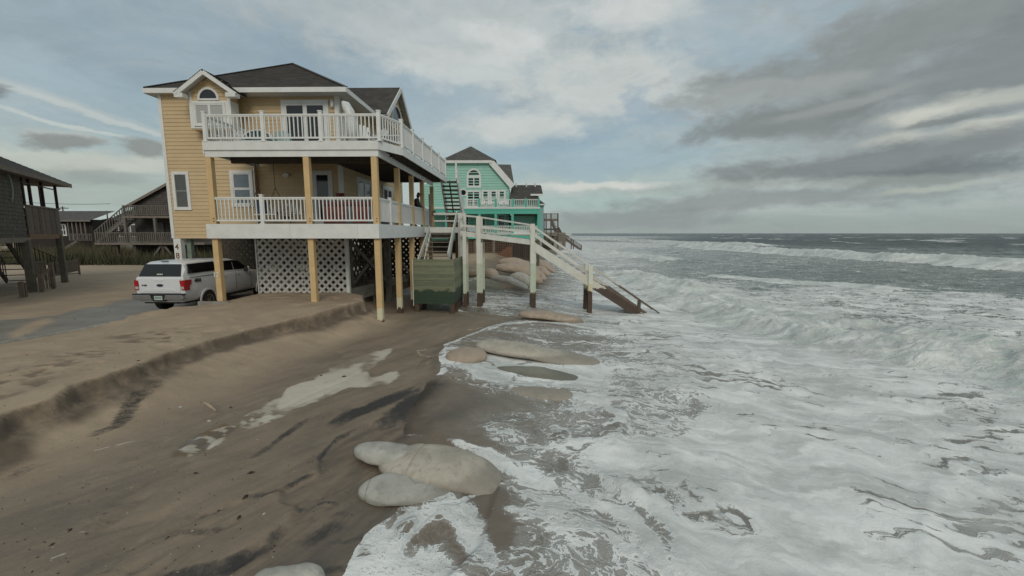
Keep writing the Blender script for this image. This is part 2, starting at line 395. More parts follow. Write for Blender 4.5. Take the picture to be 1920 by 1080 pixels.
for i, (pts, z, w, a) in enumerate([
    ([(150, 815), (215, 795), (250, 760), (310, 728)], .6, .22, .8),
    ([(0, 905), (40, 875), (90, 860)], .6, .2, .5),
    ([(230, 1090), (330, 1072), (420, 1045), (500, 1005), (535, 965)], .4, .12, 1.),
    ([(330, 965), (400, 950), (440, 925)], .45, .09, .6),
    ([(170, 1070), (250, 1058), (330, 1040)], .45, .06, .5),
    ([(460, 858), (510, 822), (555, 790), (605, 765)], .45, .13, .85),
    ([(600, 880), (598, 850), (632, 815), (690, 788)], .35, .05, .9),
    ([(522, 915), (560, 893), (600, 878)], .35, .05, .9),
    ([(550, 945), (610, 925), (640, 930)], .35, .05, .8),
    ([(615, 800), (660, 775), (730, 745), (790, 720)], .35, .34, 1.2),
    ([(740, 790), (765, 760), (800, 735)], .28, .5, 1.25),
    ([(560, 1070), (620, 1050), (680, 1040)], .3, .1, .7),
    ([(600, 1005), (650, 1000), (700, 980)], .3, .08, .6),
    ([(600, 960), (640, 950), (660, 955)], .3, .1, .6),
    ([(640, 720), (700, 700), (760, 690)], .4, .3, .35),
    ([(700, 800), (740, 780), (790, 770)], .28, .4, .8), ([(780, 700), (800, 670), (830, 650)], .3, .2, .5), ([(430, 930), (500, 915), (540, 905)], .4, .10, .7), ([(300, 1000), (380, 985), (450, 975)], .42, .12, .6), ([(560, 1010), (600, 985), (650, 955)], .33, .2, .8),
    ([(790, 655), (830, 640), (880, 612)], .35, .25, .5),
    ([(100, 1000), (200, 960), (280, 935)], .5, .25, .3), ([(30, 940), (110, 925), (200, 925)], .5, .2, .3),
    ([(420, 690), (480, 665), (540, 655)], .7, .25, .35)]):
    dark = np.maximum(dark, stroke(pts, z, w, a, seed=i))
cream = np.zeros_like(X)
pol = pix_pl([(735, 648), (722, 672), (690, 690), (700, 700), (748, 683), (752, 690), (730, 712), (660, 722), (600, 745), (520, 778), (440, 812), (360, 850), (330, 840), (400, 800), (470, 770), (560, 725), (600, 700), (650, 672), (700, 655)], .45)
sdp = poly_sd(X, Y, pol)+(fbm(X*3, Y*5, 5, 7)-.5)*.28
cream = sst(sdp, -.05, .10)*(.42+.5*sst(fbm(X*1.5, Y*1.5, 3, 3), .35, .6))
e2 = poly_sd(X, Y, pix_pl([(535, 728), (560, 718), (600, 708), (645, 712), (640, 722), (600, 740), (560, 755), (530, 765), (515, 760)], .45)); cream = np.maximum(cream, sst(e2, -.03, .06)*1.0)
lowend = sst(-Y, -8.8, -7.6)*(cream > .02)
cream = cream*(1-lowend*(fbm(X*4, Y*6, 3, 13) < .50))+lowend*.25*(cream > .1)
for pts, w in [([(782, 655), (790, 663), (812, 665)], .05), ([(782, 655), (800, 652)], .04), ([(180, 862), (230, 848), (255, 840)], .025), ([(875, 617), (905, 610)], .04), ([(860, 578), (905, 592), (960, 588)], .07), ([(905, 592), (960, 600)], .05), ([(100, 1060), (150, 1045)], .03), ([(130, 1020), (160, 1010)], .04)]:
    D_, _, _ = pl_dist(X, Y, pix_pl(pts, .35)); cream = np.maximum(cream, .95*sst(-D_+(fbm(X*9, Y*9, 3, 9)-.5)*.05, -w, 0))
pud = sst(poly_sd(X, Y, pix_pl([(420, 785), (450, 790), (400, 825), (350, 850), (300, 858), (330, 825), (380, 800)], .5))+(fbm(X*3, Y*3, 3, 19)-.5)*.15, 0, .08)
wet = sst(A['t'], -.02, .35)*.8+.2*sst(A['sc'], -.05, .1)
wet = np.clip(wet+.35*(fbm(X*.7, Y*.7, 4, 15)-.5)*(A['t'] > 0), 0, 1)
wet = np.maximum(wet, sst(A['t'], .8, .98))
conc = (A['s'] > .0)*sst(-A['s'], -3.4, -3.0)*sst(-Y, -26, -24)*(X > -22)
cpoly = poly_sd(X, Y, pix_pl([(-400, 640), (0, 600), (90, 590), (240, 562), (330, 555), (400, 560), (400, 572), (200, 608), (0, 645), (-400, 720)], .85))
conc = (A['s'] > -.02)*sst(cpoly+(fbm(X*.8, Y*.8, 4, 23)-.5)*2.2, -.1, .15)
islet = poly_sd(X, Y, pix_pl([(20, 622), (60, 600), (90, 594), (100, 598), (60, 618), (25, 632)], .85)); conc = conc*(1-sst(islet, -.1, .05))
conc0 = conc*sst(fbm(X*.6+Y*.25, Y*.35-X*.2, 4, 23)+.12*sst(-A['s'], -1.6, 0)-.0, .43, .52)
scz = np.zeros_like(X)
for pts, w in [([(245, 632), (300, 628), (330, 640)], .7), ([(140, 672), (200, 655), (250, 645)], .7), ([(30, 712), (90, 690), (150, 675)], .8), ([(0, 740), (60, 725)], .6)]:
    D_, _, _ = pl_dist(X, Y, pix_pl(pts, 1.1)); scz = np.maximum(scz, sst(-D_, -w, -w*.2))
scuff = scz*sst(fbm(X*3.2, Y*6.5, 4, 301), .54, .62)
H = H-.03*scuff
# ---- material of the sand
sand = bpy.data.materials.new('sand'); sand.use_nodes = True; nt = sand.node_tree; nt.nodes.clear(); g = G(nt)
pos = g.n('ShaderNodeNewGeometry').outputs['Position']
at = lambda n: g.n('ShaderNodeAttribute', attribute_name=n).outputs['Fac']
n1 = g.noise(pos, .8, 8, .6); n2 = g.noise(pos, 14., 6, .65); n3 = g.noise(pos, 120., 3, .6)
flow = g.n('ShaderNodeVectorRotate', {'Vector': pos, 'Axis': (0, 0, 1), 'Angle': math.radians(-62)}).outputs[0]
fw = g.v('ADD', flow, g.v('MULTIPLY', g.v('SUBTRACT', g.noise(flow, .8, 4, .6, color=True), (.5,)*3), (.8, .8, 0.)))
st1 = g.noise(g.v('MULTIPLY', fw, (1.6, 5.2, 1.)), 1.2, 9, .66, .5)
bigp = g.noise(g.v('MULTIPLY', fw, (.5, 1.1, 1.)), .7, 5, .6, .8)
st2 = g.noise(g.v('MULTIPLY', flow, (.7, 5., 1.)), .9, 5, .6, .9)
dry = g.mix(g.ss(n1, .35, .65), (.385, .298, .205), (.325, .250, .174))
dry = g.mix(g.m('MULTIPLY', g.ss(n2, .5, .72), .3), dry, (.22, .17, .125))
w_ = g.mix(g.ss(st2, .35, .65), (.210, .163, .114), (.145, .115, .084))
w_ = g.mix(g.m('MULTIPLY', g.ss(st1, .55, .72), .55), w_, (.085, .075, .062))
w_ = g.mix(g.m('MULTIPLY', g.ss(st1, .44, .30), .45), w_, (.26, .205, .155))
w_ = g.mix(g.ss(bigp, .50, .66, 0, .55), w_, (.105, .094, .075))
w_ = g.mix(g.ss(g.noise(pos, 5., 6, .7), .58, .70, 0, .4), w_, (.10, .08, .06))
WT = at('wet')
c = g.mix(WT, dry, w_)
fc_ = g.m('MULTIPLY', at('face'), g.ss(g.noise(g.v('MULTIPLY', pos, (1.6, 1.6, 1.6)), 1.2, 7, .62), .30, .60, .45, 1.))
c = g.mix(fc_, c, (.125, .096, .068))  # steep scarp face darkened: moist sand, plus shade painted into the colour
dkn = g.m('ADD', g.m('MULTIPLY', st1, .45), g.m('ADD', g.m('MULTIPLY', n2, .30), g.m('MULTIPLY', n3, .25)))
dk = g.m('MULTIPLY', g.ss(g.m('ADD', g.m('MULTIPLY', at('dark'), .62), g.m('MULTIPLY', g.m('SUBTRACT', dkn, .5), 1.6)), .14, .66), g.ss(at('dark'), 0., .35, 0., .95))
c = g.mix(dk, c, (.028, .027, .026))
c = g.mix(g.m('MULTIPLY', at('scuff'), .75), c, (.13, .10, .07))
spk = g.ss(g.noise(pos, 42., 2, .5), .73, .78)
c = g.mix(g.m('MULTIPLY', spk, .55), c, (.06, .05, .04))
c = g.mix(at('conc'), c, g.mix(g.ss(n1, .35, .65), (.235, .212, .175), (.18, .162, .132)))
c = g.mix(g.m('MULTIPLY', at('pud'), .75), c, (.10, .075, .05))
cr = g.m('MULTIPLY', at('cream'), g.ss(g.m('ADD', g.m('ADD', g.m('MULTIPLY', g.noise(pos, 70., 2, .7), .6), g.m('MULTIPLY', g.noise(pos, 9., 5, .7), .5)), at('cream')), .80, 1.25))
c = g.mix(cr, c, (.52, .48, .39))
rough = g.m('SUBTRACT', .93, g.m('MULTIPLY', WT, g.ss(st2, .25, .75, .30, .58)))
rough = g.mix(at('pud'), rough, (.08,)*3); rough = g.mix(at('conc'), rough, (.52,)*3)
hgt = g.m('ADD', g.m('MULTIPLY', n2, .55), g.m('ADD', g.m('MULTIPLY', n3, .12), g.m('MULTIPLY', st1, g.m('MULTIPLY', WT, .5))))
hgt = g.m('ADD', hgt, g.m('MULTIPLY', cr, .3))
bp = g.n('ShaderNodeBump', {'Strength': g.m('SUBTRACT', .75, g.m('MULTIPLY', at('pud'), .7)), 'Distance': .035, 'Height': hgt})
b = g.n('ShaderNodeBsdfPrincipled', {'Base Color': c, 'Roughness': rough, 'Normal': bp.outputs[0], 'Specular IOR Level': .5})
nt.links.new(b.outputs[0], g.n('ShaderNodeOutputMaterial').inputs[0])
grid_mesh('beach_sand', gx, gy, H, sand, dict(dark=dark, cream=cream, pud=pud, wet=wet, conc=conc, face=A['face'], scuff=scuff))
# ------------------------------------------------------------------ sea
wx = axis(-14, -3.2, 10., 5000, .045, 1.0125); wy = axis(-60, 3.9, 16., 6000, .045, 1.0125)
X, Y = np.meshgrid(wx, wy); TH, A = terrain(X, Y)
off_ = X-A['xw']
keep = (off_ > -.8)
R_ = np.hypot(X, Y)
dsh = np.clip(off_, 0, 1e5)
amp = .012+.05*sst(dsh, .5, 4)+.20*sst(dsh, 6, 25)+.25*sst(dsh, 40, 120)
ch = fbm(X*.16+Y*.05, Y*.16, 5, 200, .55)-.5
ch2 = 1-np.abs(fbm(X*.34+3, Y*.30+X*.08, 5, 211, .6)*2-1)
ch3 = 1-np.abs(fbm(X*1.1+3, Y*.9, 4, 215, .6)*2-1)
Zs = .10-.34*sst(off_, 3.5, 8.5)*sst(Y, 14, 20)+amp*(ch*2.2+(ch2-.75)*1.4+(ch3-.75)*.45*sst(-R_, -120, -40))
swell = np.sin((X*.93+Y*-.36)*.085+ (fbm(X*.02, Y*.02, 2, 5)-.5)*6)
Zs = Zs+.35*swell*sst(dsh, 60, 200)*sst(-R_, -2500, -800)
turb = fbm(X*1.7, Y*1.7, 6, 222, .62)-.5
turb_c = fbm(X*.55, Y*.55, 5, 227, .6)-.5
bore = np.zeros_like(X); face = np.zeros_like(X)
def add_bore(pts, z, Hh, w, Lb, wig=.5, ragged=.35, ends=(0, 1)):
    """pts run so that the sea lies on the left"""
    global Zs, bore, face
    P_ = pix_pl(pts, z); D_, T_, sg = pl_dist(X, Y, P_); s = D_*sg+(fbm(X*.35/wig, Y*.35/wig, 4, 230)-.5)*wig*2.4*1.2
    e = np.interp(T_, [0, .1, .9, 1], [ends[0], 1, 1, ends[1]])
    up = sst(s, 0, w); dn = np.exp(-np.clip(s-w, 0, 1e3)/Lb)
    h = Hh*up*dn*e
    Zs = Zs+h*(1+ragged*2*turb_c)+ragged*Hh*e*turb*up*dn*1.3
    bore = np.maximum(bore, e*sst(s, -.05*w, .15*w)*np.exp(-np.clip(s-w*1.2, 0, 1e3)/(Lb*.9))); face = np.maximum(face, e*up*(1-sst(s, w, w*1.8)))
B1 = [(1080, 495), (1150, 512), (1220, 545), (1300, 585), (1400, 622), (1500, 648), (1600, 672), (1750, 702), (1920, 742), (2100, 790)]
add_bore(B1, .25, .50, 2.1, 2.6, 1.1, .62, (0, 1))
add_bore([(1180, 505), (1330, 552), (1480, 592), (1640, 622), (1800, 655), (1960, 680)], .3, .26, 1.2, 2.4, .9, .6, (0, 1))
B2 = [(1230, 460), (1330, 466), (1480, 476), (1600, 484), (1750, 493), (1920, 503), (2200, 520), (2600, 545)]
add_bore(B2, .1, 1.25, 3.0, 4.5, 1.6, .22, (0, 1))
B3 = [(1080, 446.5), (1180, 452), (1280, 457), (1370, 461), (1420, 463.5)]
add_bore(B3, .1, 1.3, 4.0, 9, 3, .25, (.4, 0))
B4 = [(1075, 468), (1130, 472), (1200, 481), (1240, 488)]
add_bore(B4, .1, .5, 2.0, 4., 1.2, .3, (.5, 0))
B5 = [(1300, 512), (1420, 520), (1560, 530), (1640, 540)]
add_bore(B5, .1, .22, 1.2, 2.5, 1., .3, (0, 0))
# small advancing swash fronts
sw = [([(1000, 905), (1080, 925), (1150, 945), (1210, 985), (1235, 1030), (1228, 1075)], .10), ([(1090, 868), (1160, 895), (1230, 935), (1275, 985), (1290, 1050), (1300, 1090)], .13),
      ([(905, 628), (940, 612), (1000, 604), (1060, 604), (1120, 616), (1170, 632), (1240, 640)], .06), ([(1060, 735), (1120, 745), (1165, 770), (1170, 800), (1155, 830)], .06),
      ([(880, 835), (940, 860), (1000, 905)], .08), ([(1290, 590), (1350, 615), (1410, 655), (1420, 700), (1380, 730)], .05), ([(640, 1060), (720, 1000), (760, 970), (830, 950)], .03), ([(830, 950), (880, 1000), (940, 1075)], .05),
      ([(700, 948), (780, 952), (860, 938), (900, 915), (960, 902), (1010, 905)], .03), ([(745, 812), (850, 826), (930, 850), (1000, 895)], .02), ([(725, 1075), (760, 1010), (800, 965), (870, 930)], .02),
      ([(1740, 1080), (1730, 1000), (1745, 930), (1780, 880)], .04), ([(1150, 640), (1260, 660), (1330, 690), (1360, 740)], .04)]
foamln = np.zeros_like(X)
for i, (pts, h) in enumerate(sw):
    D_, T_, sg = pl_dist(X, Y, pix_pl(pts, .2)); D_ = np.abs(D_+(fbm(X*2, Y*2, 4, 240+i)-.5)*.30)
    e = np.clip(np.sin(np.pi*T_), 0, 1)**.35; wd = h*1.3+.05
    Zs = Zs+h*.8*np.exp(-(D_/wd)**2)*e
    foamln = np.maximum(foamln, e*np.exp(-(D_/(wd*1.15))**2))
Zs = Zs+.02*turb*sst(dsh, .2, 3)*sst(-R_, -40, -15)
edge_w = np.clip(off_*.12, -.06, .03)+.004*turb
fz = TH+edge_w
Z = np.maximum(fz, Zs-.02*(1-sst(off_, 0, 1.)))
Z = np.where(off_ < .0, np.minimum(Z, TH+off_*.12+.004), Z)
# ---- how much foam lies where
ctl = [(650, 1060, .9), (720, 1075, .8), (780, 1000, .30), (840, 1010, .28), (800, 1060, .8), (870, 975, .75), (940, 1000, .10), (900, 950, .12), (990, 1060, .40), (1000, 960, .52), (960, 1078, .45), (1000, 1010, .42),
       (1060, 900, .62), (1100, 960, .55), (1060, 1010, .62), (1150, 1000, .52), (1180, 1060, .62), (1200, 950, .42), (1240, 1000, .45), (1250, 960, .38), (1000, 895, .8), (1040, 920, .7),
       (820, 760, .10), (900, 740, .26), (960, 780, .36), (860, 745, .22), (930, 760, .12), (850, 710, .35), (820, 800, .05), (1000, 820, .40), (1060, 790, .5), (1120, 800, .42), (1100, 740, .68), (950, 810, .45), (900, 830, .2), (1080, 850, .62), (1040, 870, .45), (1160, 860, .85),
       (900, 700, .85), (980, 700, .9), (1000, 745, .5), (1100, 690, .75), (880, 690, .7), (1130, 660, .6), (1000, 620, .42), (1060, 630, .4), (1100, 645, .5), (920, 640, .3), (1180, 690, .6), (1250, 690, .55), (1300, 650, .66), (1350, 700, .76), (1280, 740, .5), (1200, 740, .52), (1240, 790, .6),
       (920, 570, .6), (960, 560, .5), (900, 555, .5), (1050, 560, .6), (1080, 545, .62), (1010, 540, .4), (950, 535, .08), (880, 530, .05), (1150, 560, .68), (1130, 600, .6), (1050, 590, .45), (1200, 600, .85), (1250, 560, .78), (1000, 590, .3), (1300, 620, .85), (980, 600, .2), (880, 580, .3),
       (1300, 850, .95), (1400, 800, .92), (1500, 760, .84), (1350, 780, .8), (1500, 900, .97), (1700, 900, .86), (1600, 850, .93), (1850, 800, .78), (1800, 760, .72), (1650, 740, .8), (1400, 700, .82), (1500, 680, .72), (1600, 700, .74), (1850, 950, .95), (1750, 1000, .93), (1300, 1000, .97), (1500, 1050, .96), (1900, 1050, .93), (1700, 800, .82), (1900, 880, .84), (1450, 730, .8),
       (1200, 520, .68), (1300, 540, .66), (1400, 560, .68), (1500, 560, .62), (1500, 590, .7), (1650, 600, .5), (1700, 570, .62), (1850, 560, .68), (1850, 600, .68), (1900, 630, .68), (1600, 540, .62), (1400, 530, .48), (1350, 545, .6), (1750, 620, .6),
       (1300, 510, .40), (1450, 508, .35), (1600, 515, .30), (1750, 520, .34), (1900, 525, .32), (1200, 500, .42), (1300, 495, .38), (1450, 495, .40), (1600, 500, .36), (1150, 490, .55), (1250, 482, .40), (1400, 484, .40), (1850, 512, .35),
       (1120, 475, .62), (1180, 468, .5), (1080, 465, .6), (1100, 455, .65), (1150, 458, .6), (1250, 468, .42), (1350, 474, .4), (1500, 483, .42),
       (1120, 447, .6), (1200, 448, .3), (1080, 443, .55), (1300, 450, .10), (1450, 455, .02), (1600, 462, .02), (1800, 470, .02), (1920, 476, .02), (1500, 446, .0), (1920, 450, .0), (1200, 441, .02), (1100, 440, .05), (1700, 441, 0)]
cp = np.array([np.r_[W(a, b_, z=.15)[:2], c_] for a, b_, c_ in ctl])
cu = np.stack([cp[:, 0]/cp[:, 1]*1.2, np.log(cp[:, 1])*.8], 1)
Yc = np.maximum(Y, 3.); qx = X/Yc*1.2; qy = np.log(Yc)*.8
qx = qx+.10*(fbm(X/Yc*6, np.log(Yc)*8, 3, 260)-.5); qy = qy+.05*(fbm(X/Yc*6+9, np.log(Yc)*8, 3, 262)-.5)
num = np.zeros_like(X); den = np.zeros_like(X)+1e-9
for (u, v_), c_ in zip(cu, cp[:, 2]):
    w2 = 1/((qx-u)**2+(qy-v_)**2+2e-4)**2; num += w2*c_; den += w2
D = num/den
D = np.where(qx > 2.2, np.minimum(D, .3+0*D), D)
D = np.maximum(D, foamln*.98)
D = np.maximum(D, bore*np.clip(1.0+.3*turb_c, .8, 1.1))
foa = sst(-np.abs(off_-.06), -.30, -.02)*sst(fbm(Y*1.1, X*1.1, 3, 270), .30, .5)
D = np.maximum(D, foa*.8*(np.abs(Y-9) > 1.9)*(np.abs(Y-13) > .9))
# open sea: scattered whitecaps
wc = fbm(X*.035, Y*.06, 4, 280); D = np.where((dsh > 90) & (D < .2), D+sst(wc, .66, .70)*.55, D)
film = (1-sst(off_+(fbm(X*1.3, Y*1.3, 4, 290)-.5)*1.2, .9, 2.6))*sst(-Y, -24, -18); _D1, _, _ = pl_dist(X, Y, pix_pl([(740, 800), (770, 755), (805, 725)], .25)); _D2, _, _ = pl_dist(X, Y, pix_pl([(790, 795), (850, 775), (905, 745)], .25)); fdark = np.maximum(1.*sst(-_D1, -.7, 0), .5*sst(-_D2, -.6, 0))*(.5+fbm(X*2, Y*2, 3, 310)*.8); green = sst(dsh, 9, 22); deep = sst(np.hypot(X, Y), 90, 230)
sea = bpy.data.materials.new('sea_water'); sea.use_nodes = True; nt = sea.node_tree; nt.nodes.clear(); g = G(nt)
pos = g.n('ShaderNodeNewGeometry').outputs['Position']; at = lambda n: g.n('ShaderNodeAttribute', attribute_name=n).outputs['Fac']
Dn = at('foam')
rotp = g.n('ShaderNodeVectorRotate', {'Vector': pos, 'Axis': (0, 0, 1), 'Angle': math.radians(14)}).outputs[0]
wrp = g.v('ADD', rotp, g.v('MULTIPLY', g.v('SUBTRACT', g.noise(rotp, .5, 4, .6, color=True), (.5,)*3), (2.2, 2.2, 0.)))
wr2 = g.v('ADD', wrp, g.v('MULTIPLY', g.v('SUBTRACT', g.noise(rotp, 3.5, 4, .6, color=True), (.5,)*3), (.36, .36, 0.)))
big = g.noise(g.v('MULTIPLY', wrp, (.45, 1.25, 1.)), 1.0, 6, .6)
mid = g.noise(g.v('MULTIPLY', wr2, (.6, 1.7, 1.)), 2.4, 6, .62)
fin = g.noise(g.v('MULTIPLY', wr2, (.8, 1.5, 1.)), 7., 5, .64)
vor = g.n('ShaderNodeTexVoronoi', {'Vector': g.v('MULTIPLY', wr2, (.8, 1.5, 1.)), 'Scale': 3.6, 'Randomness': 1.}, feature='DISTANCE_TO_EDGE').outputs['Distance']
lace = g.ss(vor, .16, .0)
vor2 = g.n('ShaderNodeTexVoronoi', {'Vector': wr2, 'Scale': 12.}, feature='DISTANCE_TO_EDGE').outputs['Distance']
lace2 = g.ss(vor2, .16, .0)
v_ = g.m('ADD', g.m('ADD', g.m('MULTIPLY', big, .95), g.m('MULTIPLY', mid, .80)), g.m('ADD', g.m('MULTIPLY', fin, .50), g.m('ADD', g.m('MULTIPLY', lace, .15), g.m('MULTIPLY', lace2, .09))))
th = g.m('SUBTRACT', v_, 1.20)
fm = g.m('ADD', th, g.m('MULTIPLY', g.m('SUBTRACT', Dn, .5), 1.0))
mask = g.ss(fm, -.015, .055)
thin = g.m('MULTIPLY', g.ss(fm, -.34, .03), g.ss(Dn, .10, .55, 0., .34))
mask = g.m('MAXIMUM', mask, thin)
v3 = g.n('ShaderNodeTexVoronoi', {'Vector': wr2, 'Scale': 34.}).outputs['Distance']
mask = g.m('MULTIPLY', mask, g.m('SUBTRACT', 1., g.m('MULTIPLY', g.m('MULTIPLY', g.ss(v3, .30, .16), g.ss(fin, .45, .6)), g.m('MULTIPLY', at('film'), .6))))
slit = g.noise(g.v('MULTIPLY', wr2, (.55, 1.7, 1.)), 3.0, 4, .55)
clus = g.noise(g.v('MULTIPLY', wrp, (.7, 1.1, 1.)), .42, 3, .5)
slm = g.m('MULTIPLY', g.m('MULTIPLY', g.ss(g.m('ADD', slit, g.m('MULTIPLY', clus, 1.0)), 1.12, 1.22), g.ss(Dn, 1., .90)), g.m('SUBTRACT', 1., at('bore')))
mask = g.m('MULTIPLY', mask, g.m('SUBTRACT', 1., g.m('MULTIPLY', slm, .9)))
tone = g.m('ADD', g.m('MULTIPLY', g.noise(g.v('MULTIPLY', wrp, (.5, 1.3, 1.)), .9, 7, .62), .7), g.m('MULTIPLY', mid, .3))
fcol = g.mix(g.ss(tone, .36, .64), (.86, .87, .84), (.50, .52, .495))
fcol = g.mix(g.m('MULTIPLY', g.ss(fm, .25, .02), .45), fcol, (.88, .89, .87))
fcol = g.mix(g.m('MULTIPLY', at('bore'), g.ss(mid, .54, .38, 0, .5)), fcol, (.42, .52, .45))
shal = g.mix(g.ss(mid, .35, .65), (.215, .192, .155), (.15, .136, .11))
gre = g.mix(g.ss(mid, .35, .65), (.115, .155, .125), (.055, .082, .070))
fcs = g.mix(g.ss(g.noise(g.v('MULTIPLY', wrp, (.8, 1.2, 1.)), .9, 6, .65), .38, .62), (.19, .150, .110), (.150, .124, .096))
fcs = g.mix(at('fdark'), fcs, (.040, .037, .034))
wc_ = g.mix(at('green'), g.mix(at('film'), shal, fcs), gre); wc_ = g.mix(at('deep'), wc_, (.045, .06, .058))
col = g.mix(mask, wc_, fcol)
rg = g.mix(mask, g.mix(at('deep'), g.mix(at('film'), (.10,)*3, (.34,)*3), (.30,)*3), (.72,)*3)
wv = g.noise(g.v('MULTIPLY', pos, (1., .8, 1.)), 2.2, 8, .65)
wv2 = g.noise(g.v('MULTIPLY', pos, (.10, .22, 1.)), 1., 8, .7)
hg = g.m('ADD', g.m('MULTIPLY', wv, g.m('SUBTRACT', .05, g.m('MULTIPLY', at('film'), .038))), g.m('MULTIPLY', mask, g.m('ADD', .018, g.m('MULTIPLY', fin, g.ss(Dn, .95, .6, .012, .05)))))
hg = g.m('ADD', hg, g.m('MULTIPLY', g.m('MULTIPLY', at('deep'), wv2), 2.2))
hg = g.m('ADD', hg, g.m('MULTIPLY', at('bore'), g.m('ADD', g.m('MULTIPLY', mid, .14), g.m('MULTIPLY', fin, .05))))
bp = g.n('ShaderNodeBump', {'Strength': .8, 'Distance': 1., 'Height': hg})
b = g.n('ShaderNodeBsdfPrincipled', {'Base Color': col, 'Roughness': rg, 'IOR': 1.33, 'Normal': bp.outputs[0]})
nt.links.new(b.outputs[0], g.n('ShaderNodeOutputMaterial').inputs[0])
grid_mesh('sea', wx, wy, Z, sea, dict(foam=np.clip(D, 0, 1.1), bore=np.clip(bore, 0, 1), green=green, deep=deep, film=film, fdark=np.clip(fdark, 0, 1)), keep=keep)
# ---- thin cream spill and edging of the driveway
# ------------------------------------------------------------------ shared materials
WHITE = mat('white_paint', (.72, .73, .70), .5, .07, 3., stain=.28, stain_col=(.42, .42, .36), sscale=1.2, rand=.05)
WHITEW = mat('weathered_white_paint', (.66, .67, .62), .65, .10, 4., bump=.2, stain=.45, stain_col=(.36, .36, .29), sscale=3., rand=.10)
YEL = mat('yellow_siding_paint', (.58, .44, .255), .6, .05, 2., bump=.15, bscale=90., rand=.06, stain=.10, stain_col=(.34, .25, .14))
DKW = mat('dark_aged_timber', (.085, .068, .052), .85, .2, 5., bump=.4, rand=.3, stretch=(1, 1, 1))
GRW = mat('grey_aged_timber', (.22, .19, .155), .85, .22, 5., bump=.4, rand=.30)
GLASS = mat('window_glass', (.018, .022, .026), .07, .1, 2., spec=.6)
BLIND = mat('window_blind', (.40, .42, .40), .5, .05, 2., spec=.5)
BLINDD = mat('dim_blind', (.10, .105, .10), .25, .1, 2., spec=.5)
BLACK = mat('black_rubber', (.018, .018, .018), .6, .1)
DARKM = mat('dark_metal', (.05, .05, .05), .4, .1, metal=.6)
def post_mat(name, top, z1, z2, mid=(.62, .58, .40), low=(.045, .030, .020), top2=None):
    m = bpy.data.materials.new(name); m.use_nodes = True; nt = m.node_tree; nt.nodes.clear(); g = G(nt)
    pos = g.n('ShaderNodeNewGeometry').outputs['Position']; z = g.n('ShaderNodeSeparateXYZ', {0: pos}).outputs[2]
    nz = g.noise(g.v('MULTIPLY', pos, (1, 1, .3)), 14., 5, .7); nb = g.noise(pos, 3., 5, .6)
    c = g.mix(g.ss(nb, .3, .7), top, tuple(k*.88 for k in top))
    c = g.mix(g.ss(g.noise(pos, 22., 4, .7), .66, .72, 0, .45), c, tuple(k*.35 for k in top))
    a = g.m('ADD', z, g.m('MULTIPLY', g.m('SUBTRACT', nb, .5), .06)); c = g.mix(g.ss(a, z1+.01, z1-.01), c, mid)
    spots = g.ss(g.noise(pos, 30., 3, .7), .60, .66); c = g.mix(g.m('MULTIPLY', spots, g.ss(a, z1+.01, z1-.01)), c, (.12, .09, .06))
    a2 = g.m('ADD', z, g.m('MULTIPLY', g.m('SUBTRACT', nz, .5), .55)); k = g.ss(a2, z2+.01, z2-.01)
    c = g.mix(k, c, g.mix(nb, low, tuple(q*2.2 for q in low)))
    b = g.n('ShaderNodeBsdfPrincipled', {'Base Color': c, 'Roughness': .75})
    bn = g.n('ShaderNodeBump', {'Strength': .5, 'Distance': .01, 'Height': g.m('SUBTRACT', nz, g.m('MULTIPLY', k, .5))}); nt.links.new(bn.outputs[0], b.inputs['Normal'])
    nt.links.new(b.outputs[0], g.n('ShaderNodeOutputMaterial').inputs[0]); return m
POSTY = post_mat('yellow_post_paint', (.62, .44, .22), 1.12, .66)
POSTW = post_mat('white_post_paint', (.68, .68, .60), 2.4, .85, mid=(.52, .58, .46))
def roof_mat(name, c1, c2):
    m = bpy.data.materials.new(name); m.use_nodes = True; nt = m.node_tree; nt.nodes.clear(); g = G(nt)
    pos = g.n('ShaderNodeNewGeometry').outputs['Position']; uv = g.n('ShaderNodeUVMap').outputs[0]
    br = g.n('ShaderNodeTexBrick', {'Vector': uv, 'Color1': (.0, .0, .0, 1), 'Color2': (1, 1, 1, 1), 'Mortar': (.5, .5, .5, 1), 'Scale': 1., 'Mortar Size': .0, 'Brick Width': .28, 'Row Height': .15, 'Bias': 0.}).outputs['Color']
    f = g.noise(pos, 1.3, 6, .6); f2 = g.noise(pos, 60., 3, .6)
    c = g.mix(g.m('ADD', g.m('MULTIPLY', g.n('ShaderNodeSeparateColor', {0: br}).outputs[0], .7), g.m('MULTIPLY', f2, .4)), c1, c2)
    c = g.mix(g.ss(f, .35, .7, 0, .4), c, tuple(k*.7 for k in c1))
    b = g.n('ShaderNodeBsdfPrincipled', {'Base Color': c, 'Roughness': .9})
    nt.links.new(b.outputs[0], g.n('ShaderNodeOutputMaterial').inputs[0]); return m
ROOF = roof_mat('roof_shingle_brown', (.052, .049, .045), (.110, .102, .093))
ROOFG = roof_mat('roof_shingle_grey', (.075, .072, .068), (.14, .132, .12))
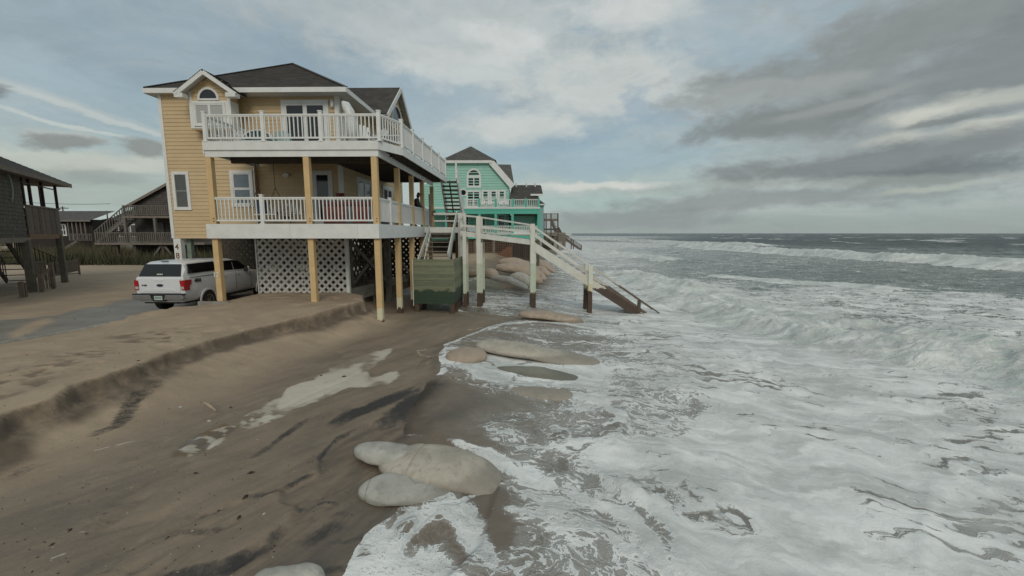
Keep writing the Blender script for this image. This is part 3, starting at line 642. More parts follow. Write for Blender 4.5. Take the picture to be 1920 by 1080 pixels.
def shingles(name, par, m, quads, row=.15, butt=.022):
    """quads: (eave left, eave right, top right, top left); stepped courses, each standing proud at its butt"""
    V = []; Fc = []; UV = []
    for a, b, c, d in quads:
        a, b, c, d = map(Vector, (a, b, c, d)); n = (b-a).cross(d-a)
        if n.length < 1e-6: n = (b-a).cross(c-a)
        n.normalize()
        if n.z < 0: n = -n
        Ls = ((d+c)/2-(a+b)/2).length; k = max(2, int(round(Ls/row))); L0 = (b-a).length
        for i in range(k):
            t0, t1 = i/k, (i+1)/k; p = [a.lerp(d, t0), b.lerp(c, t0), b.lerp(c, t1), a.lerp(d, t1)]
            jt = [0, 0]; q = len(V)
            lo = n*butt; hi = n*.002
            V += [p[0]+lo, p[1]+lo, p[2]+hi, p[3]+hi, p[0]-n*.01, p[1]-n*.01]
            Fc += [(q, q+1, q+2, q+3), (q+4, q+5, q+1, q)]
            ux = (b-a).normalized()
            U_ = [(pp-a).dot(ux) for pp in p]; UV += [[(U_[0], i*.15+.01), (U_[1], i*.15+.01), (U_[2], i*.15+.14), (U_[3], i*.15+.14)], [(U_[0], i*.15+.02), (U_[1], i*.15+.02), (U_[1], i*.15+.03), (U_[0], i*.15+.03)]]
    me = bpy.data.meshes.new(name); me.from_pydata([tuple(v) for v in V], [], Fc); uvl = me.uv_layers.new(name='UVMap')
    flat = [c for f in UV for p in f for c in p]; uvl.data.foreach_set('uv', flat); me.materials.append(m)
    return link(name, me, par, kind='stuff')
class Wall:
    def __init__(s, side, at): s.side, s.at = side, at
    def P(s, u, o, z): return (u, s.at-o, z) if s.side == 'S' else (s.at+o, u, z)
    def bx(s, name, par, m, u0, u1, o0, o1, z0, z1, kind=None):
        a, b = s.P(u0, o0, z0), s.P(u1, o1, z1)
        return bx(name, par, m, min(a[0], b[0]), max(a[0], b[0]), min(a[1], b[1]), max(a[1], b[1]), z0, z1, kind)
_wedge = {}
def siding(par, wall, m, rects, h=.165, name='siding_board'):
    """lapped boards, one object each; rects: list of (u0,u1,z0,z1)"""
    key = (m.name, h)
    if key not in _wedge:
        mb = MB(); mb.prism([(0, 0), (-.034, 0), (-.030, .006), (-.012, h+.01), (0, h+.01)], 0, 0, 1)
        me = bpy.data.meshes.new('board_'+m.name); me.from_pydata(mb.v, [], mb.f); bm = bmesh.new(); bm.from_mesh(me); bmesh.ops.recalc_face_normals(bm, faces=bm.faces); bm.to_mesh(me); bm.free(); me.materials.append(m); _wedge[key] = me
    for (u0, u1, z0, z1) in rects:
        z = z0
        while z < z1-.05:
            hh = min(h, z1-z)
            if wall.side == 'S': M = Matrix.Translation((u0, wall.at, z)) @ Matrix.Diagonal((u1-u0, 1, hh/h, 1))
            else: M = Matrix.Translation((wall.at, u0, z)) @ Matrix.Rotation(math.pi/2, 4, 'Z') @ Matrix.Diagonal((u1-u0, 1, hh/h, 1))
            link(name, _wedge[key], par, M=M); z += h
def window(par, wall, u0, u1, z0, z1, trim=.11, tm=None, glass=None, mull=(), bars=(), name='window', o=.032, sash=.05, lower=None, sub=True, sm=None):
    """outer rectangle of the trim; mull: fractions of width, bars: fractions of height"""
    tm = tm or WHITE; glass = glass or GLASS; a = o+.035
    mb = MB()
    def add(U0, U1, O0, O1, Z0, Z1):
        p, q = wall.P(U0, O0, Z0), wall.P(U1, O1, Z1); mb.box(min(p[0], q[0]), max(p[0], q[0]), min(p[1], q[1]), max(p[1], q[1]), Z0, Z1)
    add(u0, u0+trim, 0, a, z0+trim, z1-trim); add(u1-trim, u1, 0, a, z0+trim, z1-trim); add(u0, u1, 0, a+.004, z1-trim, z1); add(u0-.01, u1+.01, 0, a+.012, z0, z0+trim)
    f = mb.build(name, tm, par)
    iu0, iu1, iz0, iz1 = u0+trim, u1-trim, z0+trim, z1-trim
    if sub:
        mb = MB()
        us = [iu0]+[iu0+(iu1-iu0)*k for k in mull]+[iu1]; zs = [iz0]+[iz0+(iz1-iz0)*k for k in bars]+[iz1]
        for i in range(len(us)-1):
            for j in range(len(zs)-1):
                mb = MB(); oo = .018 if j == 0 and bars else .026
                add(us[i], us[i]+sash, 0, o+oo, zs[j], zs[j+1]); add(us[i+1]-sash, us[i+1], 0, o+oo, zs[j], zs[j+1]); add(us[i]+sash, us[i+1]-sash, 0, o+oo-.002, zs[j], zs[j]+sash); add(us[i]+sash, us[i+1]-sash, 0, o+oo-.002, zs[j+1]-sash, zs[j+1])
                mb.build('sash', sm or tm, f)
                gm = glass if not (lower and j == 0) else lower
                wall.bx('pane', f, gm, us[i]+sash, us[i+1]-sash, 0, o+.006, zs[j]+sash, zs[j+1]-sash)
    else: wall.bx('pane', f, glass, iu0, iu1, 0, o+.006, iz0, iz1)
    return f
def arch_window(par, wall, uc, z0, r, tm=None, trim=.09, o=.032, glass=None, name='arch_window'):
    mb = MB(); N = 16
    def ring(R): return [(uc+R*math.cos(math.pi*k/N), z0+R*math.sin(math.pi*k/N)) for k in range(N+1)]
    ro, ri = ring(r), ring(r-trim); V = []; F_ = []
    for k in range(N+1):
        for (q, oo) in ((ro[k], 0), (ro[k], o+.035), (ri[k], o+.035), (ri[k], 0)): V.append(wall.P(q[0], oo, q[1]))
    for k in range(N):
        for j in range(4): F_.append((4*k+j, 4*k+(j+1) % 4, 4*k+4+(j+1) % 4, 4*k+4+j))
    mb.poly(V, F_); p, q = wall.P(uc-r, 0, z0-trim*.8), wall.P(uc+r, o+.04, z0); mb.box(min(p[0], q[0]), max(p[0], q[0]), min(p[1], q[1]), max(p[1], q[1]), z0-trim*.8, z0)
    f = mb.build(name, tm or WHITE, par)
    g_ = [wall.P(a, o+.006, b) for a, b in ri]; mb = MB(); mb.poly(g_, [tuple(range(len(g_)))]); mb.build('pane', glass or GLASS, f)
    return f
def railing(par, p0, p1, zf, top, m, sp=.142, bot=.13, bw=.036, name='railing', ends=True, railw=.07):
    p0, p1 = Vector((*p0, 0)), Vector((*p1, 0)); L = (p1-p0).length; u = (p1-p0)/L
    mb = MB(); mb.beam(p0+Vector((0, 0, zf+top-.03)), p1+Vector((0, 0, zf+top-.03)), railw, .05); mb.beam(p0+Vector((0, 0, zf+top-.075)), p1+Vector((0, 0, zf+top-.075)), railw*.6, .04)
    r = mb.build(name, m, par)
    beam('bottom_rail', r, m, p0+Vector((0, 0, zf+bot)), p1+Vector((0, 0, zf+bot)), .045, .06)
    n = max(1, int(L/sp)); 
    for i in range(n):
        q = p0+u*(L*(i+.5)/n)
        link('baluster', cube(m), r, M=Matrix.Translation((q.x, q.y, zf+(bot+top-.09)/2)) @ Matrix.Rotation(math.atan2(u.y, u.x), 4, 'Z') @ Matrix.Diagonal((bw, bw, top-.09-bot, 1)))
    return r
def lattice(par, wall, u0, u1, z0, z1, m, pitch=.33, w=.13, name='lattice_panel', ragged=0, frame=None, o=0., join=False, t=.012):
    """diagonal strips clipped to the panel, both ways"""
    if frame: 
        fr = MB()
        for (a, b, c, d) in ((u0, u0+.09, z0, z1), (u1-.09, u1, z0, z1), (u0+.09, u1-.09, z1-.09, z1)):
            p, q = wall.P(a, o-.03, c), wall.P(b, o+.03, d); fr.box(min(p[0], q[0]), max(p[0], q[0]), min(p[1], q[1]), max(p[1], q[1]), c, d)
        root = fr.build(name, frame, par)
    else: root = link(name, None, par, M=Matrix.Translation(wall.P((u0+u1)/2, o, z0)))
    H_ = z1-z0; Wd = u1-u0; mbj = MB()
    for s in (1, -1):
        k = -H_
        while k < Wd:
            # line u = u0 + k + t (s=1) rising, t in 0..H
            ta, tb = max(0, -k), min(H_, Wd-k)
            if ragged: ta = max(ta, random.random()**2*ragged)
            if tb-ta > .12:
                if s == 1: A, B = (u0+k+ta, z0+ta), (u0+k+tb, z0+tb)
                else: A, B = (u1-k-ta, z0+ta), (u1-k-tb, z0+tb)
                oo = o+(.008 if s == 1 else -.008)
                P0, P1 = wall.P(A[0], oo, A[1]), wall.P(B[0], oo, B[1]); nrm = Vector(wall.P(0, 1, 0))-Vector(wall.P(0, 0, 0))
                if join: mbj.beam(P0, P1, t, w, up=tuple(nrm.cross(Vector(P1)-Vector(P0)).normalized()))
                else: beam('lattice_strip', root, m, P0, P1, t, w, up=tuple(nrm.cross(Vector(P1)-Vector(P0)).normalized()))
            k += pitch
    if join: mbj.build('lattice_strips', m, root, kind='stuff')
    return root
def text(par, txt, size, M, m, ext=.004, name='lettering', bold=0.):
    cu = bpy.data.curves.new(name, 'FONT'); cu.body = txt; cu.size = size; cu.extrude = ext; cu.align_x = 'CENTER'; cu.align_y = 'CENTER'; cu.offset = bold; cu.materials.append(m)
    t_ = bpy.data.objects.new('t', cu); COL.objects.link(t_); bpy.context.view_layer.update()
    me = bpy.data.meshes.new_from_object(t_.evaluated_get(bpy.context.evaluated_depsgraph_get())); bpy.data.objects.remove(t_)
    if not me.materials: me.materials.append(m)
    return link(name, me, par, M=M)
RS = Matrix.Rotation(math.pi/2, 4, 'X')      # text standing up, read from the south
RE = Matrix.Rotation(math.pi/2, 4, 'Z') @ RS  # read from the east
def stairs(par, p0, p1, width, n, m_tread, m_str, axis='Y', tw=.28, th=.04, stringers=(0, 1), sw=.05, sh=.28, risers=False, mid=False):
    """p0 top centre, p1 bottom centre; width across"""
    p0, p1 = Vector(p0), Vector(p1); d_ = Vector((p1.x-p0.x, p1.y-p0.y, 0)); L = d_.length; u = d_/L; v = Vector((-u.y, u.x, 0))
    for s in ((-1, 1) if not mid else (-1, 0, 1)):
        off = v*(s*(width/2+.0)); beam('stringer', par, m_str if s else m_tread, p0+off-Vector((0, 0, .1)), p1+off-Vector((0, 0, .1)), sw, sh)
    for i in range(n):
        q = p0.lerp(p1, (i+.5)/n)
        R = Matrix.Rotation(math.atan2(u.y, u.x), 4, 'Z')
        link('tread', cube(m_tread), par, M=Matrix.Translation(q) @ R @ Matrix.Diagonal((tw, width-sw, th, 1)))
# ------------------------------------------------------------------ the yellow house
YL, YR, XSD, XLW = 19.4, 19.8, -8.16, -15.9
XST, XUP = float(W(474, 350, Y=19.4)[0])+.06, float(W(438, 180, Y=19.4)[0])
h = thing('yellow_beach_house', 'three storey yellow clapboard beach house on posts with two white railed decks', 'house', (-11.9, 22.5, 1.0))
SW, SR, SE = Wall('S', YL), Wall('S', YR), Wall('E', XSD)
ZB, ZF, ZU, ZT = 3.76, 4.34, 7.33, 10.03
mb = MB()
mb.box(XLW, XST, YL, YR, ZB, 7.2); mb.box(XLW, XUP, YL, YR, 7.2, ZT)
mb.box(XLW, XSD, YR, 30, ZB+.003, ZT-.003)
mb.build('wall', mat('yellow_sheathing', (.55, .40, .21), .7), h)
siding(h, SW, YEL, [(XLW+.1, XST, ZB, 7.2), (XLW+.1, XUP, 7.21, ZT)])
siding(h, SR, YEL, [(XST, XSD-.12, ZF, 7.2), (XUP, XSD-.12, 7.21, ZT)])
siding(h, SE, YEL, [(YR+.12, 30, ZF, 7.2), (YR+.12, 30, 7.21, ZT)])
sst_ = Wall('E', XST); sst_.bx('corner_board', h, WHITE, YL-.0, YL+.02, .0, .05, ZF, 7.2)
for (x0, x1, y0, y1, z0, z1) in ((XLW-.02, XLW+.12, YL-.06, YL+.1, ZB, ZT), (XSD-.12, XSD+.06, YR-.06, YR+.12, ZF, 7.19), (XSD-.12, XSD+.06, YR-.06, YR+.12, 7.2, ZT), (XUP-.10, XUP+.05, YL-.06, YL+.05, 7.33, ZT)):
    bx('corner_board', h, WHITE, x0, x1, y0, y1, z0, z1)
def wpx(px0, py0, px1, py1, Yw): a = W(px0, py0, Y=Yw); b = W(px1, py1, Y=Yw); return float(a[0]), float(b[0]), float(b[2]), float(a[2])
u0, u1, z0, z1 = wpx(318, 322, 362, 394, YL); u1 = float(W(357, 394, Y=YL)[0])+.05; window(h, SW, u0+.1, u1+.05, z0, z1, bars=(.5,), glass=BLINDD, trim=.13, sash=.03, sm=mat('grey_sash', (.26, .27, .26), .5))
u0, u1, z0, z1 = wpx(431, 320, 474, 388, YL); window(h, SW, u0, XST-.02, z0, z1, bars=(.5,), trim=.12, glass=mat('sky_blue_pane', (.16, .20, .23), .12, .1))
u0, u1, z0, z1 = wpx(585, 320, 627, 400, YR); dr = window(h, SR, u0, u1, ZF, z1, bars=(.48,), trim=.15, name='door')
u0, u1, z0, z1 = wpx(527, 188, 620, 268, YR); window(h, SR, u0, u1, ZU, z1, mull=(.5,), trim=.15, name='sliding_door', sash=.09)
for (a, b, z1, nm) in ((21.6, 23.7, 6.8, 'sliding_door'), (25.6, 27.5, 6.8, 'sliding_door')): window(h, SE, a, b, ZF, z1, mull=(.5,), trim=.13, name=nm, sash=.08)
window(h, SE, 28.3, 29.4, ZF, 6.6, trim=.12, name='door')
window(h, SE, 20.25, 21.6, ZU, 9.55, trim=.13, name='door'); window(h, SE, 24.2, 27.6, ZU, 9.5, mull=(.33, .66), trim=.13, name='sliding_door', sash=.08)
arch_window(h, Wall('E', -7.28), 26.05, 10.35, 1.05)
# wall lamps
def lamp(p, sx, sz): mb = MB(); mb.prism([(p[0]+sx*math.cos(t*math.pi/6), p[2]+sz*math.sin(t*math.pi/6)) for t in range(12)], 1, p[1]-.14, p[1]); mb.build('wall_lamp', WHITE, h, smooth=False, bevel=.015)
p = W(624, 195, Y=YR-.03); lamp(p, .07, .17); p = W(538, 329, Y=YR-.03); lamp(p, .15, .09)
p = W(638, 367, Y=YR-.05); sg_ = bx('notice', h, mat('red_notice', (.30, .05, .05), .5), p[0]-.20, p[0]+.20, YR-.06, YR-.04, p[2]-.12, p[2]+.12)
# bay with its own small gable
bay = MB(); YB = 18.9
bx0, bx1 = float(W(357, 200, Y=YB)[0]), float(W(432, 200, Y=YB)[0]); bz0 = float(W(380, 241, Y=YB)[2]); bz1 = float(W(380, 190, Y=YB)[2])
bay.box(bx0, bx1, YB, YL, bz0, 10.0); yb = bay.build('bay', YEL, h)
WBY = Wall('S', YB); bc = (bx0+bx1)/2
bx('bay_panel', yb, WHITE, bx0-.03, bx1+.03, YB-.03, YB, bz0, bz1+.02); bx('corner_board', yb, WHITE, bx0-.03, bx0+.10, YB-.03, YB, bz1+.02, 10.0); bx('corner_board', yb, WHITE, bx1-.10, bx1+.03, YB-.03, YB, bz1+.02, 10.0)
bx('bay_panel', yb, WHITE, bx1, bx1+.03, YB, YL, bz0, bz1+.02); bx('bay_sill', yb, YEL, bx0-.01, bx1+.01, YB, YL, bz0-.05, bz0)
window(h, WBY, bx0+.14, bx1-.20, bz0+.09, bz1-.05, trim=.07, mull=(.5,), glass=BLIND, o=.03, sash=.05)
siding(h, WBY, YEL, [(bx0+.10, bx1-.10, bz1+.02, 10.1)])
arch_window(h, WBY, bc-.03, bz1+.10, .46)
gp = W(378, 130, Y=18.5); gx0, gx1 = float(W(326, 170, Y=18.5)[0]), float(W(441, 170, Y=18.5)[0]); gz = float(W(440, 172, Y=18.5)[2]); gxc = (gx0+gx1)/2; gzt = float(gp[2])
tri = MB(); tri.prism([(bx0, 9.95), (bx1, 9.95), (gxc, 10.0+(gzt-gz)*.72)], 1, YB+.001, YL); tri.build('gable_wall', YEL, yb)
siding(h, WBY, YEL, [(gxc-.75+.24*k, gxc+.75-.24*k, 10.1+.165*k, 10.1+.165*(k+1)) for k in range(2)])
shingles('dormer_roof', h, ROOF, [((gx0, 18.45, gz), (gx0, 19.3, gz), (gxc, 21, gzt), (gxc, 18.45, gzt)), ((gx1, 19.3, gz), (gx1, 18.45, gz), (gxc, 18.45, gzt), (gxc, 21, gzt))])
for s, gxx in ((-1, gx0), (1, gx1)):
    beam('rake_board', h, WHITE, (gxx, 18.5, gz-.10), (gxc, 18.5, gzt-.10), .06, .17)
    bx('gable_return', h, WHITE, min(gxx, gxx-s*.42), max(gxx, gxx-s*.36), 18.47, 18.78, gz-.20, gz-.03)
    mb = MB(); mb.poly([(gxx, 18.5, gz-.05), (gxc, 18.5, gzt-.05), (gxc, 20, gzt-.05), (gxx, 19.2, gz-.05)], [(0, 1, 2, 3)]); mb.build('soffit', WHITE, h)
# main hipped roof
EX0, EX1, EY0, EY1, EZ = -16.3, -7.5, 19.1, 27.9, 10.21
AP = (-11.93, 23.5, 12.8)
rf = MB(); rf.poly([(EX0, EY0, EZ), (EX1, EY0, EZ), (EX1, EY1, EZ), (EX0, EY1, EZ), AP], [(0, 1, 4), (1, 2, 4), (2, 3, 4), (3, 0, 4), (3, 2, 1, 0)])
roof = rf.build('roof', ROOF, h)
shingles('shingles', roof, ROOF, [((EX0, EY0, EZ), (EX1, EY0, EZ), AP, AP), ((EX1, EY0, EZ), (EX1, EY1, EZ), AP, AP), ((EX0, EY1, EZ), (EX0, EY0, EZ), AP, AP)])
for s_ in ((EX0, EY0), (EX1, EY0)): beam('hip_cap', roof, ROOF, (s_[0], s_[1], EZ+.03), (AP[0], AP[1], AP[2]+.03), .22, .03)
fz0 = 10.01
bx('fascia', h, WHITE, EX0-.02, EX1+.02, EY0-.03, EY0, fz0, EZ+.0); bx('fascia', h, WHITE, EX1, EX1+.03, EY0, 23.3, fz0, EZ); bx('fascia', h, WHITE, EX0-.03, EX0, EY0, EY1, fz0, EZ)
bx('soffit', h, WHITE, EX0, EX1, EY0, EY1, fz0+.02, fz0+.05)
# cross gable towards the sea
GX, GY0, GYR, GY1, GZR = -6.95, 23.2, 26.05, 28.9, 12.42
shingles('gable_roof', h, ROOF, [((-12, GY0, EZ), (GX, GY0, EZ), (GX, GYR, GZR), (-12, GYR, GZR)), ((GX, GY1, EZ), (-12, GY1, EZ), (-12, GYR, GZR), (GX, GYR, GZR))])
mb = MB(); mb.prism([(GY0+.25, fz0), (GY1-.25, fz0), (GY1-.25, EZ-.05), (GYR, GZR-.22), (GY0+.25, EZ-.05)], 0, -12, -7.3); mb.build('gable_wall', YEL, h)
SG_ = Wall('E', -7.3)
for k in range(13):
    z = fz0+.165*k; w_h = max(0, (GZR-.25-z)/(GZR-EZ)*2.85-.1); w_h = min(w_h, 2.55)
    if w_h > .2: siding(h, SG_, YEL, [(GYR-w_h, GYR+w_h, z, z+.165)])
bx('gable_wall', h, YEL, XSD, -7.3, GY0+.25, GY1-.25, fz0-.02, fz0+.02)
beam('rake_board', h, WHITE, (GX, GY0, EZ-.13), (GX, GYR, GZR-.11), .05, .24); beam('rake_board', h, WHITE, (GX, GY1, EZ-.13), (GX, GYR, GZR-.11), .05, .24)
for a in (GY0, GY1): mb = MB(); mb.poly([(GX, a, EZ-.06), (GX, GYR, GZR-.06), (-7.3, GYR, GZR-.06), (-7.3, a, EZ-.06)], [(0, 1, 2, 3)]); mb.build('soffit', mat('soffit_grey', (.5, .5, .46)), h)
# upper deck
UD = [(-11.65, 16.0), (-5.18, 16.0), (-4.62, 17.25), (-4.45, 26.3), (-8.1, 26.3), (-8.1, YR), (-11.65, YR)]
mb = MB(); mb.prism(UD, 2, 7.24, 7.31); mb.build('upper_decking', DKW, h)
for i, (a, b) in enumerate(zip(UD[:3], UD[1:4])): beam('fascia', h, WHITE, (*a, 7.18), (*b, 7.18), .05, .31)
beam('fascia', h, WHITE, (*UD[3], 7.18), (*UD[4], 7.18), .05, .30); bx('fascia', h, WHITE, -11.68, -11.63, 16, YL-.05, 6.9, 7.33)
bx('beam_cover', h, WHITE, -11.63, -5.2, 16.03, 16.09, 6.79, 7.05); bx('beam_cover', h, WHITE, -5.26, -5.2, 16.09, 26.0, 6.79, 7.10)
for i in range(23):
    y = 17.45+i*.38; bx('joist', h, DKW, -11.6 if y < YL-.1 else -8.1, -4.75, y, y+.045, 7.0, 7.235)
for y in (17.4,): bx('girder', h, DKW, -11.6, -5.3, y, y+.14, 6.78, 6.995)
for (x, t) in ((-11.5, 0), (-9.4, 0), (-7.25, 0)): pass
zr = 7.33; RP = [(-11.55, 16.05), (-9.4, 16.05), (-7.27, 16.05), (-5.14, 16.05), (-4.66, 17.28), (-4.63, 18.9), (-4.6, 20.6), (-4.56, 22.4), (-4.53, 24.3), (-4.5, 26.2)]
for a, b in zip(RP[:-1], RP[1:]): railing(h, a, b, zr-.0, .97, WHITE)
for a in RP:
    mb = MB(); mb.box(a[0]-.06, a[0]+.06, a[1]-.06, a[1]+.06, zr-.01, zr+1.04); mb.box(a[0]-.075, a[0]+.075, a[1]-.075, a[1]+.075, zr+1.04, zr+1.075); mb.box(a[0]-.09, a[0]+.09, a[1]-.09, a[1]+.09, zr-.01, zr+.03); mb.build('railing_post', WHITE, h)
railing(h, (-11.55, 16.1), (-11.55, YL-.1), zr, .97, WHITE)
# lower deck
mb = MB(); mb.prism([(-11.73, 16.0), (-5.3, 16.0), (-5.3, 31.5), (XSD, 31.5), (XSD, YR), (-11.73, YR)], 2, 4.24, 4.32); mb.build('lower_decking', DKW, h)
bx('fascia', h, WHITE, -11.76, -8.6, 15.93, 15.98, 3.80, 4.34); bx('fascia', h, WHITE, -8.595, -6.05, 15.93, 15.98, 3.80, 4.34); bx('fascia', h, WHITE, -6.045, -5.25, 15.93, 15.98, 3.80, 4.34); bx('fascia', h, WHITE, -5.30, -5.25, 15.98, 25.6, 3.80, 4.34); bx('fascia', h, WHITE, -11.78, -11.73, 15.98, YL-.05, 3.80, 4.34)
for i in range(36):
    y = 16.3+i*.4
    if y < 30: bx('joist', h, DKW, -11.7 if y < YL else -13.5, -5.32, y, y+.045, 4.0, 4.235)
for y in (17.6, 20.0, 22.4, 24.8): bx('girder', h, DKW, -15.5 if y > YL else -11.6, -5.35, y, y+.16, 3.76, 3.995)
LP = [(-11.45, 16.02), (-9.68, 16.05), (-7.86, 16.02), (-5.33, 16.02)]
for a, b in zip(LP[:-1], LP[1:]): railing(h, (a[0], 16.1), (b[0], 16.1), ZF, 1.0, WHITE, sp=.138)
LPY = [16.15, 17.7, 19.2, 21.5, 23.7, 25.5]
for a, b in zip(LPY[:-1], LPY[1:]): railing(h, (-5.34, a), (-5.34, b), ZF, 1.0, WHITE, sp=.15)
for a in ((-9.68, 16.1), (-5.34, 17.7)):
    mb = MB(); mb.box(a[0]-.06, a[0]+.06, a[1]-.06, a[1]+.06, ZF, ZF+1.07); mb.box(a[0]-.075, a[0]+.075, a[1]-.075, a[1]+.075, ZF+1.07, ZF+1.10); mb.box(a[0]-.09, a[0]+.09, a[1]-.09, a[1]+.09, ZF-.01, ZF+.03); mb.build('railing_post', WHITE, h)
def post(par, x, y, zt_, m=POSTY, w=.21, name='post', zb=None):
    zb = zt(x, y)-.6 if zb is None else zb
    return bx(name, par, m, x-w/2, x+w/2, y-w/2, y+w/2, zb, zt_)
PFY = 16.14
bolts = MB()
for x in (-11.55, -7.90, -5.38):
    p_ = post(h, x, PFY, 3.79, w=.21); bx('post', h, POSTY, x-.105, x+.105, PFY-.1, PFY+.1, 4.33, 6.785)
    mb = MB(); mb.box(x+.02, x+.05, PFY-.115, PFY-.1, 4.42, 4.46); mb.box(x+.02, x+.05, PFY-.115, PFY-.1, 4.52, 4.56); mb.build('bolt', DARKM, h)
for y in (18.95, 21.4, 23.7, 26.3):
    if y < 25: post(h, -5.42, y, 3.79, w=.22)
    bx('post', h, POSTY, -5.46, -5.26, y-.1, y+.1, 4.33, 6.785)
post(h, -5.5, 26.3, 3.79, w=.2)
bx('meter_box', h, GRW, -5.3, -5.15, 26.12, 26.4, 5.05, 5.35)
NUM = mat('number_white', (.75, .75, .7), .4)
text(h, '12', .24, Matrix.Translation((-11.60, PFY-.13, 2.42)) @ RS, NUM, bold=.006)
# inner posts, braces, corner pilaster with the house number
for x, y in ((-8.1, 20.1), (-7.0, 22.5), (-8.1, 25), (-10.6, 21.9), (-12.6, 22.4), (-15.6, 25), (-10.5, 25), (-13, 26.5), (-6.6, 26)): post(h, x, y, 3.76, GRW, .26, 'pile')
for a, b in (((-8.0, 20.1, 3.6), (-6.9, 22.4, 1.3)), ((-7.0, 22.3, 3.6), (-8.1, 20.3, 1.5)), ((-7.2, 22.6, 3.6), (-6.4, 25.8, 1.2)), ((-13.9, 21.5, 1.3), (-11.6, 21.9, 3.5)), ((-10.6, 21.9, 3.4), (-8.2, 21.2, 1.4))): beam('brace', h, GRW, a, b, .05, .16)
bx('pilaster', h, WHITE, XLW+.03, XLW+.36, YL-.04, YL+.20, .3, ZB-.01); bx('pile', h, mat('greenish_grey_post', (.20, .25, .21), .7), XLW+.40, XLW+.60, YL+.25, YL+.45, .3, ZB)
NB = mat('number_brown', (.22, .10, .045), .5)
for i, c_ in enumerate('4800'): text(h, c_, .36, Matrix.Translation((XLW+.17, YL-.05, 3.36-i*.40)) @ RS, NB, name='house_number', bold=.004)
# lattice
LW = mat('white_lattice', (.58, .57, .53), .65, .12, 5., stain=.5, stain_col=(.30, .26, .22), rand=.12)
LS = Wall('S', 18.75)
lx0, lx1 = float(W(484, 500, Y=18.75)[0]), float(W(651, 500, Y=18.75)[0]); lm = (lx0+lx1)/2
lattice(h, LS, lx0, lm, 1.06, 3.76, LW, ragged=.14, pitch=.345, w=.108); lattice(h, LS, lm, lx1, 1.06, 3.76, LW, ragged=.25, pitch=.345, w=.108)
bx('lattice_frame', h, WHITEW, lx0-.05, lx0+.0, 18.70, 18.80, .9, 3.76); bx('lattice_frame', h, WHITEW, lx1-.03, lx1+.10, 18.65, 18.82, .7, 3.76)
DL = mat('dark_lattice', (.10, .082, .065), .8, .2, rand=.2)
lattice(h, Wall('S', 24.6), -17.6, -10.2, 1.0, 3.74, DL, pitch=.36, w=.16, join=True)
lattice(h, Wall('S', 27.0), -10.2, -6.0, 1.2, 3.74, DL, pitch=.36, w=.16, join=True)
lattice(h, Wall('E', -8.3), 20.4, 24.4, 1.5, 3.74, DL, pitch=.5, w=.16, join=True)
# hanging ropes of the porch swing belong to the swing, below
# ------------------------------------------------------------------ low timber bulkhead
bk = thing('timber_bulkhead', 'low weathered plank bulkhead running back under the yellow house', 'bulkhead', (-7.5, 21, .8))
BKP = [(-7.75, 18.9), (-7.4, 21.5), (-6.95, 24.2), (-6.75, 26.5)]
BM = mat('bulkhead_plank', (.24, .23, .185), .8, .2, 3., bump=.4, rand=.3, stain=.5, stain_col=(.09, .075, .055))
BM2 = mat('bulkhead_plank_brown', (.17, .10, .065), .8, .2, 3., bump=.4, rand=.3)
for i in range(3):
    a, b = BKP[i], BKP[i+1]
    for k in range(4 if i else 3):
        z = 1.38-.2*k+.02*i; beam('plank', bk, BM if (k < 2 or i == 0) else BM2, (a[0]+.004*k, a[1], z), (b[0]+.004*k, b[1], z), .06, .19)
    bx('post', bk, BM, a[0]-.12, a[0]-.02, a[1], a[1]+.12, -.3, 1.5)
# ------------------------------------------------------------------ plank box (boarded stair foot)
pbx = thing('plank_enclosure', 'green stained plank enclosure on short piles below the white stair', 'enclosure', (-4.1, 21.4, .4))
def green_mat():
    m = bpy.data.materials.new('algae_green_plank'); m.use_nodes = True; nt = m.node_tree; nt.nodes.clear(); g = G(nt)
    pos = g.n('ShaderNodeNewGeometry').outputs['Position']; z = g.n('ShaderNodeSeparateXYZ', {0: pos}).outputs[2]
    f = g.noise(g.v('MULTIPLY', pos, (1.2, 1.2, 14.)), 1.3, 6, .65); f2 = g.noise(pos, 1.4, 6, .65)
    r = g.n('ShaderNodeObjectInfo').outputs['Random']
    c = g.mix(g.ss(g.m('ADD', g.m('MULTIPLY', f, .7), g.m('MULTIPLY', r, .35)), .3, .75), (.205, .225, .135), (.115, .135, .085))
    c = g.mix(g.ss(f2, .5, .68, 0, .5), c, (.20, .17, .11))
    a = g.m('ADD', z, g.m('MULTIPLY', g.m('SUBTRACT', f2, .5), .9)); k = g.ss(a, 1.42, 1.28); c = g.mix(k, c, g.mix(f, (.022, .060, .030), (.030, .040, .024)))
    b = g.n('ShaderNodeBsdfPrincipled', {'Base Color': c, 'Roughness': .6}); bn = g.n('ShaderNodeBump', {'Strength': .5, 'Distance': .01, 'Height': f}); nt.links.new(bn.outputs[0], b.inputs['Normal'])
    nt.links.new(b.outputs[0], g.n('ShaderNodeOutputMaterial').inputs[0]); return m
GP = green_mat()
X0, X1, Y0, Y1, Z0, Z1 = -5.02, -3.10, 20.0, 22.9, .66, 2.78
n = 15; hh = (Z1-Z0)/n
for i in range(n):
    e = random.uniform(-.004, .004)
    bx('plank', pbx, GP, X0, X1-.002, Y0-.02+e, Y0+.02+e, Z0+i*hh+.003, Z0+(i+1)*hh-.003)
    bx('plank', pbx, GP, X1-.02+e, X1+.02+e, Y0-.02, Y1, Z0+i*hh+.003, Z0+(i+1)*hh-.003)
    bx('plank', pbx, GP, X0-.02, X0+.02, Y0+.022, Y1, Z0+i*hh+.003, Z0+(i+1)*hh-.003)
mb = MB(); mb.box(X0+.03, X1-.03, Y0+.03, Y1, Z0+.3, Z0+.36); mb.build('floor', GRW, pbx)
